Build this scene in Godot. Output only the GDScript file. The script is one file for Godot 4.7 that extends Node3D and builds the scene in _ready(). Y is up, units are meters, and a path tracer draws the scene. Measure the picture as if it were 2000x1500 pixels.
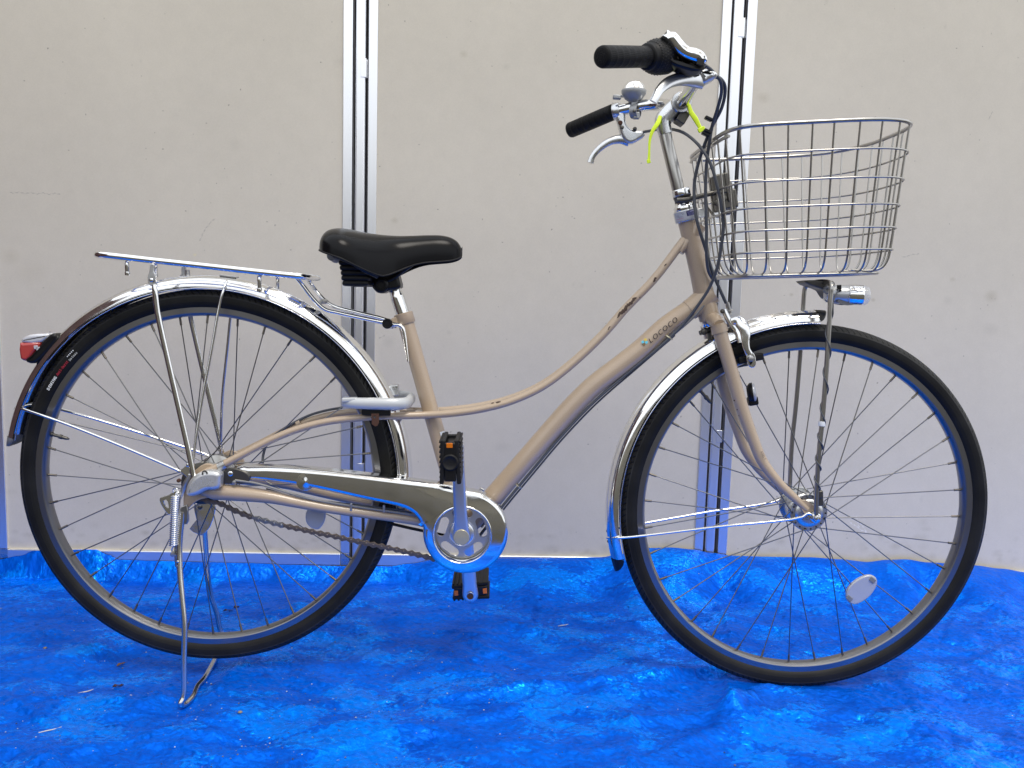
extends Node3D
# A city bicycle on its stand, on a blue tarpaulin, in front of a fence of aluminium-framed panels.
# World: y up, metres, the bicycle's middle plane is z = 0 and it points along +x.

const F := 1600.0                                  # focal length in pixels of the 2000 x 1500 photograph
const EYE := Vector3(0.0, 0.7135, 1.4753)
const TURN := Vector3(-0.106, -0.0192, 0.0278)     # camera pitch, yaw, roll
const REAR := Vector3(-0.515, 0.3703, 0.0)         # wheel centres
const FRONT := Vector3(0.5733, 0.3385, 0.0)
const WALL_Z := -0.5445
const WALL_YAW := 0.0267

var view: Basis
var M := {}
var rng := RandomNumberGenerator.new()
var bike: Node3D


# ---------------------------------------------------------------- shapes
class Shape:
	var v := PackedVector3Array()
	var n := PackedVector3Array()
	var t := PackedVector2Array()

	func tri(a: Vector3, b: Vector3, c: Vector3, na: Vector3, nb: Vector3, nc: Vector3, ta := Vector2.ZERO, tb := Vector2.ZERO, tc := Vector2.ZERO) -> void:
		var g := (b - a).cross(c - a)
		if g.length_squared() < 1e-20:
			return
		if g.dot(na + nb + nc) > 0.0:              # front faces run clockwise
			v.append_array([a, c, b]); n.append_array([na, nc, nb]); t.append_array([ta, tc, tb])
		else:
			v.append_array([a, b, c]); n.append_array([na, nb, nc]); t.append_array([ta, tb, tc])

	func quad(a: Vector3, b: Vector3, c: Vector3, d: Vector3, na: Vector3, nb: Vector3, nc: Vector3, nd: Vector3, ta := Vector2.ZERO, tb := Vector2.ZERO, tc := Vector2.ZERO, td := Vector2.ZERO) -> void:
		tri(a, b, c, na, nb, nc, ta, tb, tc)
		tri(a, c, d, na, nc, nd, ta, tc, td)

	func flat(a: Vector3, b: Vector3, c: Vector3, outward: Vector3) -> void:
		var g := (b - a).cross(c - a).normalized()
		if g.dot(outward) < 0.0:
			g = -g
		tri(a, b, c, g, g, g)

	func mesh() -> ArrayMesh:
		var arrays := []
		arrays.resize(Mesh.ARRAY_MAX)
		arrays[Mesh.ARRAY_VERTEX] = v
		arrays[Mesh.ARRAY_NORMAL] = n
		arrays[Mesh.ARRAY_TEX_UV] = t
		var m := ArrayMesh.new()
		m.add_surface_from_arrays(Mesh.PRIMITIVE_TRIANGLES, arrays)
		return m


func smooth(p: PackedVector3Array, sub: int, closed := false) -> PackedVector3Array:
	var out := PackedVector3Array()
	var k := p.size()
	for i in (k if closed else k - 1):
		var a := p[(i - 1 + k) % k] if closed or i > 0 else p[0] * 2.0 - p[1]
		var b := p[i]
		var c := p[(i + 1) % k]
		var d := p[(i + 2) % k] if closed or i < k - 2 else p[k - 1] * 2.0 - p[k - 2]
		var t0 := 0.0
		var t1 := t0 + maxf(sqrt(a.distance_to(b)), 1e-5)
		var t2 := t1 + maxf(sqrt(b.distance_to(c)), 1e-5)
		var t3 := t2 + maxf(sqrt(c.distance_to(d)), 1e-5)
		for s in sub:
			var t := lerpf(t1, t2, float(s) / sub)
			var a1 := a * ((t1 - t) / (t1 - t0)) + b * ((t - t0) / (t1 - t0))
			var a2 := b * ((t2 - t) / (t2 - t1)) + c * ((t - t1) / (t2 - t1))
			var a3 := c * ((t3 - t) / (t3 - t2)) + d * ((t - t2) / (t3 - t2))
			var b1 := a1 * ((t2 - t) / (t2 - t0)) + a2 * ((t - t0) / (t2 - t0))
			var b2 := a2 * ((t3 - t) / (t3 - t1)) + a3 * ((t - t1) / (t3 - t1))
			out.append(b1 * ((t2 - t) / (t2 - t1)) + b2 * ((t - t1) / (t2 - t1)))
	if not closed:
		out.append(p[k - 1])
	return out


# A tube through points; rad is one radius or one per control point; squash flattens it across `up`.
func tube(s: Shape, points: Array, rad, sides := 10, sub := 5, closed := false, squash := 1.0, up := Vector3.ZERO) -> void:
	var ctrl := PackedVector3Array(points)
	var p := smooth(ctrl, sub, closed) if sub > 1 else ctrl
	var k := p.size()
	var r := PackedFloat32Array()
	for i in k:
		if rad is Array:
			var x := float(i) / maxf(sub, 1)
			var a: int = int(x) % rad.size()
			var b: int = (a + 1) % rad.size() if closed else mini(a + 1, rad.size() - 1)
			r.append(lerpf(rad[a], rad[b], x - floorf(x)))
		else:
			r.append(rad)
	var dirs := PackedVector3Array()
	for i in k:
		var a := p[(i - 1 + k) % k] if closed else p[maxi(i - 1, 0)]
		var b := p[(i + 1) % k] if closed else p[mini(i + 1, k - 1)]
		dirs.append((b - a).normalized())
	var side := Vector3.UP.cross(dirs[0])
	if up != Vector3.ZERO:
		side = up.cross(dirs[0])
	if side.length() < 0.05:
		side = Vector3.RIGHT.cross(dirs[0])
	side = side.normalized()
	var rings := []
	var norms := []
	var along := PackedFloat32Array()
	var len := 0.0
	for i in k:
		if i > 0:
			len += p[i].distance_to(p[i - 1])
		along.append(len)
		if up != Vector3.ZERO and up.cross(dirs[i]).length() > 0.1:
			side = up.cross(dirs[i]).normalized()
		else:
			side = (side - dirs[i] * side.dot(dirs[i])).normalized()
		var w := dirs[i].cross(side).normalized()
		var ring := PackedVector3Array()
		var nn := PackedVector3Array()
		for j in sides + 1:
			var a := TAU * j / sides
			var qs := 1.0 if up == Vector3.BACK else squash       # with BACK it is the depth that is flattened
			var qw := squash if up == Vector3.BACK else 1.0
			ring.append(p[i] + (side * cos(a) * qs + w * sin(a) * qw) * r[i])
			nn.append((side * cos(a) / qs + w * sin(a) / qw).normalized())
		rings.append(ring)
		norms.append(nn)
	for i in (k if closed else k - 1):
		var i2 := (i + 1) % k
		for j in sides:
			var u0 := along[i]
			var u1 := along[i2] if i2 > 0 else len + p[k - 1].distance_to(p[0])
			s.quad(rings[i][j], rings[i][j + 1], rings[i2][j + 1], rings[i2][j], norms[i][j], norms[i][j + 1], norms[i2][j + 1], norms[i2][j],
				Vector2(u0, float(j) / sides), Vector2(u0, float(j + 1) / sides), Vector2(u1, float(j + 1) / sides), Vector2(u1, float(j) / sides))
	if not closed:
		for e in [0, k - 1]:
			var o := -dirs[0] if e == 0 else dirs[k - 1]
			for j in sides:
				s.tri(p[e], rings[e][j], rings[e][j + 1], o, o, o)


# Turns a profile of (radius, height) round the y axis of xf.
func lathe(s: Shape, xf: Transform3D, prof: Array, seg := 24, a0 := 0.0, a1 := TAU, crease := 0.75, ends := false) -> void:
	var k := prof.size()
	var fn := []
	for i in k - 1:
		var d: Vector2 = prof[i + 1] - prof[i]
		fn.append(Vector2(d.y, -d.x).normalized())
	# orientation: outward = away from the profile's own middle
	var mid := Vector2.ZERO
	for q in prof:
		mid += q
	mid /= k
	var score := 0.0
	for i in k - 1:
		var m: Vector2 = (prof[i] + prof[i + 1]) * 0.5
		score += fn[i].dot(m - Vector2(0.0 if a1 - a0 > 6.0 and prof[0].x < 1e-5 else mid.x, mid.y)) * prof[i].distance_to(prof[i + 1])
	var flip := -1.0 if score < 0.0 else 1.0
	for i in k - 1:
		var n0: Vector2 = fn[i]
		var n1: Vector2 = fn[i]
		if i > 0 and fn[i].dot(fn[i - 1]) > crease:
			n0 = (fn[i] + fn[i - 1]).normalized()
		if i < k - 2 and fn[i].dot(fn[i + 1]) > crease:
			n1 = (fn[i] + fn[i + 1]).normalized()
		n0 *= flip
		n1 *= flip
		var p0: Vector2 = prof[i]
		var p1: Vector2 = prof[i + 1]
		for j in seg:
			var b0 := lerpf(a0, a1, float(j) / seg)
			var b1 := lerpf(a0, a1, float(j + 1) / seg)
			var d0 := Vector3(cos(b0), 0, sin(b0))
			var d1 := Vector3(cos(b1), 0, sin(b1))
			var u := Vector3.UP
			s.quad(xf * (d0 * p0.x + u * p0.y), xf * (d1 * p0.x + u * p0.y), xf * (d1 * p1.x + u * p1.y), xf * (d0 * p1.x + u * p1.y),
				xf.basis * (d0 * n0.x + u * n0.y), xf.basis * (d1 * n0.x + u * n0.y), xf.basis * (d1 * n1.x + u * n1.y), xf.basis * (d0 * n1.x + u * n1.y),
				Vector2(float(j) / seg, float(i) / (k - 1)), Vector2(float(j + 1) / seg, float(i) / (k - 1)), Vector2(float(j + 1) / seg, float(i + 1) / (k - 1)), Vector2(float(j) / seg, float(i + 1) / (k - 1)))


# A box with rounded edges.
func rbox(s: Shape, xf: Transform3D, size: Vector3, r := 0.001, fine := false) -> void:
	var h := size * 0.5
	r = minf(r, minf(h.x, minf(h.y, h.z)) * 0.98)
	var core := h - Vector3.ONE * r
	for axis in 3:
		var a1 := (axis + 1) % 3
		var a2 := (axis + 2) % 3
		var g1 := [-h[a1], -h[a1] + r * 0.35, -h[a1] + r, h[a1] - r, h[a1] - r * 0.35, h[a1]] if fine else [-h[a1], -h[a1] + r, h[a1] - r, h[a1]]
		var g2 := [-h[a2], -h[a2] + r * 0.35, -h[a2] + r, h[a2] - r, h[a2] - r * 0.35, h[a2]] if fine else [-h[a2], -h[a2] + r, h[a2] - r, h[a2]]
		for sgn in [-1.0, 1.0]:
			for i in g1.size() - 1:
				for j in g2.size() - 1:
					var ps := []
					var ns := []
					for c in [[0, 0], [1, 0], [1, 1], [0, 1]]:
						var q := Vector3.ZERO
						q[axis] = h[axis] * sgn
						q[a1] = g1[i + c[0]]
						q[a2] = g2[j + c[1]]
						var inner := q.clamp(-core, core)
						var nn := (q - inner).normalized()
						ps.append(xf * (inner + nn * r))
						ns.append(xf.basis * nn)
					var nx := xf.basis
					s.quad(ps[0], ps[1], ps[2], ps[3], ns[0], ns[1], ns[2], ns[3], Vector2(g1[i], g2[j]), Vector2(g1[i + 1], g2[j]), Vector2(g1[i + 1], g2[j + 1]), Vector2(g1[i], g2[j + 1]))


func axis_frame(a: Vector3, b: Vector3) -> Transform3D:      # y runs from a towards b
	var y := (b - a).normalized()
	var x := Vector3.BACK.cross(y)
	if x.length() < 0.1:
		x = Vector3.RIGHT
	x = (x - y * x.dot(y)).normalized()
	return Transform3D(Basis(x, y, x.cross(y)), a)


# A plate or cushion: a flat outline given thickness along z with rounded edges.
func pad(s: Shape, outline: Array, z0: float, z1: float, bevel := 0.001, steps := 3, sub := 1, hole: Array = []) -> void:
	var src := PackedVector3Array()
	for q in outline:
		src.append(Vector3(q.x, q.y, 0))
	if sub > 1:
		src = smooth(src, sub, true)
	var poly := PackedVector2Array()
	for q in src:
		poly.append(Vector2(q.x, q.y))
	if Geometry2D.is_polygon_clockwise(poly):
		poly.reverse()
	var k := poly.size()
	var out := PackedVector2Array()
	for i in k:
		var e0 := (poly[i] - poly[(i - 1 + k) % k]).normalized()
		var e1 := (poly[(i + 1) % k] - poly[i]).normalized()
		var m := Vector2(e0.y, -e0.x) + Vector2(e1.y, -e1.x)
		m = m.normalized() if m.length() > 0.01 else Vector2(e1.y, -e1.x)
		out.append(m)
	if Geometry2D.is_polygon_clockwise(poly):
		for i in k:
			out[i] = -out[i]
	# check the direction on the outline's area
	var area := 0.0
	for i in k:
		area += poly[i].cross(poly[(i + 1) % k])
	if area < 0.0:
		for i in k:
			out[i] = -out[i]
	bevel = minf(bevel, absf(z1 - z0) * 0.5)
	var layers := []                                 # [inset, z, normal tilt]
	for i in steps + 1:
		var a := PI / 2 * i / steps
		layers.append([bevel * (1.0 - sin(a)), z0 + bevel * (1.0 - cos(a)), -cos(a)])
	for i in steps + 1:
		var a := PI / 2 * (1.0 - float(i) / steps)
		layers.append([bevel * (1.0 - sin(a)), z1 - bevel * (1.0 - cos(a)), cos(a)])
	for l in layers.size() - 1:
		var A: Array = layers[l]
		var B: Array = layers[l + 1]
		for i in k:
			var j := (i + 1) % k
			var pa: Vector2 = poly[i] - out[i] * A[0]
			var pb: Vector2 = poly[j] - out[j] * A[0]
			var pc: Vector2 = poly[j] - out[j] * B[0]
			var pd: Vector2 = poly[i] - out[i] * B[0]
			var ca := sqrt(maxf(0.0, 1.0 - A[2] * A[2]))
			var cb := sqrt(maxf(0.0, 1.0 - B[2] * B[2]))
			var flat_n := out[i] + out[j]
			var ni := out[i]
			var nj := out[j]
			if out[i].dot(out[j]) < 0.6:
				ni = flat_n.normalized()
				nj = ni
			s.quad(Vector3(pa.x, pa.y, A[1]), Vector3(pb.x, pb.y, A[1]), Vector3(pc.x, pc.y, B[1]), Vector3(pd.x, pd.y, B[1]),
				Vector3(ni.x * ca, ni.y * ca, A[2]), Vector3(nj.x * ca, nj.y * ca, A[2]), Vector3(nj.x * cb, nj.y * cb, B[2]), Vector3(ni.x * cb, ni.y * cb, B[2]))
	var cap := PackedVector2Array()
	for i in k:
		cap.append(poly[i] - out[i] * bevel)
	var tri_poly := cap
	if hole.size():
		# bridge the hole to the outline with a hair-thin cut
		var hp := PackedVector2Array(hole)
		if Geometry2D.is_polygon_clockwise(hp) == Geometry2D.is_polygon_clockwise(cap):
			hp.reverse()
		var bi := 0
		var bj := 0
		var best := 1e9
		for i in cap.size():
			for j in hp.size():
				var d := cap[i].distance_squared_to(hp[j])
				if d < best:
					best = d; bi = i; bj = j
		var cn := cap.size()
		var hn := hp.size()
		var gap := (hp[bj] - cap[bi]).normalized().orthogonal() * 3e-5
		if gap.dot(cap[(bi + 1) % cn] - cap[bi]) < 0.0:
			gap = -gap
		tri_poly = PackedVector2Array([cap[bi] + gap])
		for i in range(1, cn):
			tri_poly.append(cap[(bi + i) % cn])
		tri_poly.append(cap[bi] - gap)
		tri_poly.append(hp[bj] - gap)
		for i in range(1, hn):
			tri_poly.append(hp[(bj + i) % hn])
		tri_poly.append(hp[bj] + gap)
	var idx := Geometry2D.triangulate_polygon(tri_poly)
	if idx.is_empty():
		idx = clip_ears(tri_poly)
	for q in range(0, idx.size(), 3):
		for e in [[z0, Vector3.FORWARD], [z1, Vector3.BACK]]:
			var a := tri_poly[idx[q]]
			var b := tri_poly[idx[q + 1]]
			var c := tri_poly[idx[q + 2]]
			s.tri(Vector3(a.x, a.y, e[0]), Vector3(b.x, b.y, e[0]), Vector3(c.x, c.y, e[0]), e[1], e[1], e[1])
	if hole.size():
		var hk := hole.size()
		for i in hk:
			var a: Vector2 = hole[i]
			var b: Vector2 = hole[(i + 1) % hk]
			var c := Vector2.ZERO
			for q in hole:
				c += q
			c /= hk
			var na := (c - a).normalized()
			var nb := (c - b).normalized()
			s.quad(Vector3(a.x, a.y, z0), Vector3(b.x, b.y, z0), Vector3(b.x, b.y, z1), Vector3(a.x, a.y, z1), Vector3(na.x, na.y, 0), Vector3(nb.x, nb.y, 0), Vector3(nb.x, nb.y, 0), Vector3(na.x, na.y, 0))


func clip_ears(poly: PackedVector2Array) -> PackedInt32Array:   # tolerant: always uses up the outline
	var out := PackedInt32Array()
	var left := range(poly.size())
	var area := 0.0
	for i in poly.size():
		area += poly[i].cross(poly[(i + 1) % poly.size()])
	var sg := signf(area)
	while left.size() > 3:
		var best := 0
		var worth := -1e9
		for i in left.size():
			var ia: int = left[(i - 1 + left.size()) % left.size()]
			var ib: int = left[i]
			var ic: int = left[(i + 1) % left.size()]
			var a := poly[ia]
			var b := poly[ib]
			var c := poly[ic]
			var turn := (b - a).cross(c - b) * sg
			var q := turn / maxf((b - a).length() * (c - b).length(), 1e-12)
			if turn <= 0.0:
				q -= 10.0
			else:
				for j in left:
					if j != ia and j != ib and j != ic and Geometry2D.point_is_inside_triangle(poly[j], a, b, c):
						q -= 5.0
						break
			if q > worth:
				worth = q
				best = i
		out.append_array([left[(best - 1 + left.size()) % left.size()], left[best], left[(best + 1) % left.size()]])
		left.remove_at(best)
	out.append_array([left[0], left[1], left[2]])
	return out


# ---------------------------------------------------------------- measuring
func at(u: float, v: float, z: float) -> Vector3:             # the point at depth z that the photograph shows at (u, v)
	var d := view * Vector3((u - 1000.0) / F, -(v - 750.0) / F, -1.0)
	return EYE + d * ((z - EYE.z) / d.z)


func ground(u: float, v: float, y := 0.0) -> Vector3:
	var d := view * Vector3((u - 1000.0) / F, -(v - 750.0) / F, -1.0)
	return EYE + d * ((y - EYE.y) / d.y)


func on_wall(u: float, v: float) -> Vector2:                  # (along the fence, height)
	var d := view * Vector3((u - 1000.0) / F, -(v - 750.0) / F, -1.0)
	var nn := Vector3(sin(WALL_YAW), 0, cos(WALL_YAW))
	var p := EYE + d * (nn.dot(Vector3(0, 0, WALL_Z) - EYE) / nn.dot(d))
	return Vector2((p - Vector3(0, 0, WALL_Z)).dot(Vector3(cos(WALL_YAW), 0, -sin(WALL_YAW))), p.y)


func path(a: Array) -> Array:                                  # [u, v, z, u, v, z, ...] to points
	var out := []
	for i in range(0, a.size(), 3):
		out.append(at(a[i], a[i + 1], a[i + 2]))
	return out


func flat_path(a: Array, z: float) -> Array:                   # [u, v, ...] at one depth to 2D outline
	var out := []
	for i in range(0, a.size(), 2):
		var p := at(a[i], a[i + 1], z)
		out.append(Vector2(p.x, p.y))
	return out


func mirror(a: Array) -> Array:
	var out := []
	for p in a:
		out.append(Vector3(p.x, p.y, -p.z))
	return out


# ---------------------------------------------------------------- nodes
func put(called: String, s: Shape, m: Material, parent: Node = null) -> MeshInstance3D:
	var o := MeshInstance3D.new()
	o.name = called
	o.mesh = s.mesh()
	o.material_override = m
	(parent if parent else bike).add_child(o, true)
	return o


func put_mesh(called: String, mesh: Mesh, xf: Transform3D, m: Material, parent: Node) -> MeshInstance3D:
	var o := MeshInstance3D.new()
	o.name = called
	o.mesh = mesh
	o.transform = xf
	o.material_override = m
	parent.add_child(o, true)
	return o


func thing(called: String, label: String, category: String, where := Vector3.ZERO, group := "") -> Node3D:
	var o := Node3D.new()
	o.name = called
	o.position = where
	add_child(o, true)
	tag(o, label, category, group)
	return o


func tag(o: Node, label: String, category: String, group := "") -> void:
	o.set_meta("label", label)
	o.set_meta("category", category)
	if group:
		o.set_meta("group", group)


var rod_mesh: ArrayMesh
func rod(called: String, a: Vector3, b: Vector3, r: float, m: Material, parent: Node) -> MeshInstance3D:    # a thin straight rod, sharing one mesh
	if rod_mesh == null:
		var s := Shape.new()
		lathe(s, Transform3D.IDENTITY, [Vector2(0, 0), Vector2(1, 0), Vector2(1, 1), Vector2(0, 1)], 8)
		rod_mesh = s.mesh()
	var f := axis_frame(a, b)
	return put_mesh(called, rod_mesh, Transform3D(Basis(f.basis.x * r, f.basis.y * a.distance_to(b), f.basis.z * r), a), m, parent)


func z_axis(p: Vector3, turn := 0.0) -> Transform3D:           # y of the lathe runs along +z
	return Transform3D(Basis(Vector3.RIGHT, Vector3.BACK, Vector3.DOWN) * Basis(Vector3.UP, turn), p)


func round_bolt(called: String, p: Vector3, r: float, h: float, m: Material, parent: Node) -> void:
	var s := Shape.new()
	lathe(s, z_axis(p), [Vector2(0, 0), Vector2(r, 0), Vector2(r, h * 0.6), Vector2(r * 0.8, h * 0.9), Vector2(r * 0.4, h), Vector2(0, h)], 12)
	put(called, s, m, parent)


# ---------------------------------------------------------------- materials
func mat(called: String, c: Color, rough: float, metal := 0.0, more := {}) -> StandardMaterial3D:
	var m := StandardMaterial3D.new()
	m.resource_name = called
	m.albedo_color = c.linear_to_srgb()
	m.roughness = rough
	m.metallic = metal
	m.cull_mode = BaseMaterial3D.CULL_DISABLED
	for k in more:
		m.set(k, more[k])
	M[called] = m
	return m


func noise(seed_: int, freq: float, kind := FastNoiseLite.TYPE_SIMPLEX_SMOOTH, octaves := 4) -> FastNoiseLite:
	var f := FastNoiseLite.new()
	f.seed = seed_
	f.frequency = freq
	f.noise_type = kind
	f.fractal_octaves = octaves
	return f


func gray_texture(seed_: int, freq: float, lo: float, hi: float, side := 256, octaves := 5) -> ImageTexture:
	var im := noise(seed_, freq, FastNoiseLite.TYPE_SIMPLEX_SMOOTH, octaves).get_seamless_image(side, side)
	im.convert(Image.FORMAT_L8)
	var d := im.get_data()
	for i in d.size():
		d[i] = int(255.0 * lerpf(lo, hi, d[i] / 255.0))
	return ImageTexture.create_from_image(Image.create_from_data(side, side, false, Image.FORMAT_L8, d))


func make_materials() -> void:
	var smear := gray_texture(5, 0.02, 0.04, 0.2)
	var scuff := gray_texture(6, 0.03, 0.18, 0.42)
	var dull := gray_texture(8, 0.05, 0.55, 1.0)
	var tri := {"uv1_triplanar": true, "uv1_scale": Vector3(6, 6, 6)}
	mat("chrome", Color(0.78, 0.78, 0.77), 1.0, 1.0, {"roughness_texture": smear}.merged(tri))
	mat("bright_chrome", Color(0.9, 0.9, 0.89), 1.0, 1.0, {"roughness_texture": smear}.merged(tri))
	mat("alloy", Color(0.62, 0.63, 0.64), 1.0, 1.0, {"roughness_texture": scuff}.merged(tri))
	mat("polished_alloy", Color(0.78, 0.79, 0.8), 0.16, 1.0)
	mat("satin_alloy", Color(0.72, 0.73, 0.745), 0.3, 0.95)
	mat("rim_alloy", Color(0.25, 0.25, 0.26), 0.3, 1.0)
	mat("steel", Color(0.42, 0.41, 0.39), 0.28, 1.0)
	mat("spoke_steel", Color(0.21, 0.21, 0.205), 0.3, 1.0)
	mat("nipple_brass", Color(0.2, 0.18, 0.15), 0.4, 1.0)
	mat("basket_steel", Color(0.43, 0.415, 0.39), 0.3, 1.0)
	mat("zinc", Color(0.5, 0.5, 0.5), 0.38, 1.0)
	mat("stand_steel", Color(0.6, 0.59, 0.57), 0.2, 1.0)
	mat("dark_steel", Color(0.12, 0.115, 0.105), 0.42, 0.9)
	mat("chain_steel", Color(0.2, 0.165, 0.14), 0.42, 0.85)
	mat("paint", Color(0.455, 0.35, 0.25), 0.36, 0.0, {"clearcoat_enabled": true, "clearcoat": 0.6, "clearcoat_roughness": 0.12, "albedo_texture": gray_texture(12, 0.3, 0.9, 1.0)}.merged(tri))
	mat("bare_steel", Color(0.06, 0.036, 0.026), 0.8)
	mat("rust", Color(0.07, 0.03, 0.018), 0.9)
	mat("rubber", Color(0.009, 0.009, 0.01), 0.5, 0.0, {"metallic_specular": 0.34})
	mat("black_plastic", Color(0.008, 0.008, 0.009), 0.34, 0.0, {"metallic_specular": 0.38})
	mat("saddle_vinyl", Color(0.005, 0.005, 0.006), 0.26, 0.0, {"metallic_specular": 0.27, "heightmap_enabled": true, "heightmap_scale": 0.003, "heightmap_texture": gray_texture(21, 0.25, 0.0, 1.0), "uv1_triplanar": true, "uv1_scale": Vector3(12, 12, 12)})
	mat("bell_grey", Color(0.3, 0.31, 0.32), 0.4, 0.3)
	mat("grey_plastic", Color(0.16, 0.165, 0.175), 0.45)
	mat("cable_grey", Color(0.06, 0.066, 0.08), 0.4)
	mat("pale_cable", Color(0.2, 0.2, 0.2), 0.45)
	mat("lock_silver", Color(0.52, 0.54, 0.56), 0.34, 0.15)
	mat("cast_silver", Color(0.55, 0.56, 0.57), 1.0, 0.55, {"roughness_texture": scuff}.merged(tri))
	mat("neon", Color(0.78, 1.0, 0.04), 0.6, 0.0, {"backlight_enabled": true, "backlight": Color(0.3, 0.4, 0.02)})
	mat("amber", Color(0.55, 0.14, 0.006), 0.25)
	mat("red_lens", Color(0.4, 0.035, 0.03), 0.12, 0.0, {"clearcoat_enabled": true})
	mat("clear_lens", Color(0.85, 0.87, 0.9, 0.25), 0.05, 0.0, {"transparency": BaseMaterial3D.TRANSPARENCY_ALPHA})
	mat("reflector", Color(0.62, 0.63, 0.68), 0.25, 0.3)
	mat("print_dark", Color(0.035, 0.028, 0.025), 0.6)
	mat("print_white", Color(0.7, 0.72, 0.72), 0.6)
	mat("print_red", Color(0.3, 0.012, 0.03), 0.6)
	mat("print_cyan", Color(0.16, 0.62, 0.72), 0.6)
	mat("print_yellow", Color(0.75, 0.55, 0.1), 0.6)
	mat("print_brown", Color(0.24, 0.15, 0.06), 0.6)
	mat("brass", Color(0.58, 0.53, 0.38), 0.45, 0.8)
	mat("frame_alloy", Color(0.86, 0.87, 0.89), 0.3, 0.92)
	mat("gap_black", Color(0.012, 0.011, 0.011), 0.8)
	mat("seam", Color(0.1, 0.1, 0.105), 0.5)


# ---------------------------------------------------------------- the scene
func _ready() -> void:
	rng.seed = 20240611
	view = Basis.from_euler(TURN)
	var cam := Camera3D.new()
	cam.name = "camera"
	cam.transform = Transform3D(view, EYE)
	cam.fov = rad_to_deg(2.0 * atan(750.0 / F))
	cam.near = 0.05
	cam.far = 200.0
	add_child(cam)
	cam.current = true

	var sky := ProceduralSkyMaterial.new()                     # a bright even overcast
	sky.sky_top_color = Color(0.93, 0.95, 0.98)
	sky.sky_horizon_color = Color(0.86, 0.87, 0.88)
	sky.sky_curve = 0.25
	sky.ground_bottom_color = Color(0.3, 0.29, 0.27)
	sky.ground_horizon_color = Color(0.5, 0.49, 0.47)
	sky.sky_energy_multiplier = 1.0
	sky.ground_energy_multiplier = 0.5
	var env := Environment.new()
	env.background_mode = Environment.BG_SKY
	env.sky = Sky.new()
	env.sky.sky_material = sky
	env.tonemap_mode = Environment.TONE_MAPPER_LINEAR
	env.tonemap_exposure = 1.7
	env.sdfgi_enabled = true
	env.ssao_enabled = true
	env.ssil_enabled = true
	var we := WorldEnvironment.new()
	we.name = "world_environment"
	we.environment = env
	add_child(we)

	var sun := DirectionalLight3D.new()                        # the brightest part of the cloud, high on the right
	sun.name = "sun"
	sun.light_energy = 0.42
	sun.light_color = Color(1.0, 0.975, 0.94)
	sun.light_angular_distance = 24.0
	sun.shadow_enabled = true
	sun.rotation_degrees = Vector3(-62, 28, 0)
	add_child(sun)

	make_materials()
	make_ground()
	make_fence()
	make_opposite()
	make_neighbour()
	make_tarp()
	bike = thing("bicycle", "beige step-through city bicycle with wire front basket, on its stand on the blue tarp", "bicycle")
	make_wheels()
	make_frame()
	make_fork()
	make_fenders()
	make_rear_end()
	make_drivetrain()
	make_stand()
	make_rack()
	make_saddle()
	make_cockpit()
	make_basket()
	make_lights()
	make_cables()
	make_prints()
	make_small_things()


# ---------------------------------------------------------------- setting
func make_ground() -> void:
	var im := noise(3, 0.02, FastNoiseLite.TYPE_SIMPLEX_SMOOTH, 6).get_seamless_image(512, 512)
	im.convert(Image.FORMAT_L8)
	var d := im.get_data()
	var rgb := PackedByteArray()
	rgb.resize(d.size() * 3)
	for i in d.size():
		var g := 0.7 + 0.6 * (d[i] / 255.0 - 0.5) + rng.randf_range(-0.12, 0.12)
		rgb[i * 3] = int(clampf(74 * g, 0, 255))
		rgb[i * 3 + 1] = int(clampf(69 * g, 0, 255))
		rgb[i * 3 + 2] = int(clampf(54 * g, 0, 255))
	var m := mat("ground", Color.WHITE, 0.92)
	m.albedo_texture = ImageTexture.create_from_image(Image.create_from_data(512, 512, false, Image.FORMAT_RGB8, rgb))
	m.uv1_triplanar = true
	m.uv1_world_triplanar = true
	m.uv1_scale = Vector3(0.7, 0.7, 0.7)
	var s := Shape.new()
	var h := 60.0
	var y := -0.014
	s.quad(Vector3(-h, y, -h), Vector3(h, y, -h), Vector3(h, y, h), Vector3(-h, y, h), Vector3.UP, Vector3.UP, Vector3.UP, Vector3.UP)
	var o := put("ground", s, m, self)
	o.set_meta("kind", "structure")
	o.set_meta("label", "dark trodden earth ground around and under the blue tarp")


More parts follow.
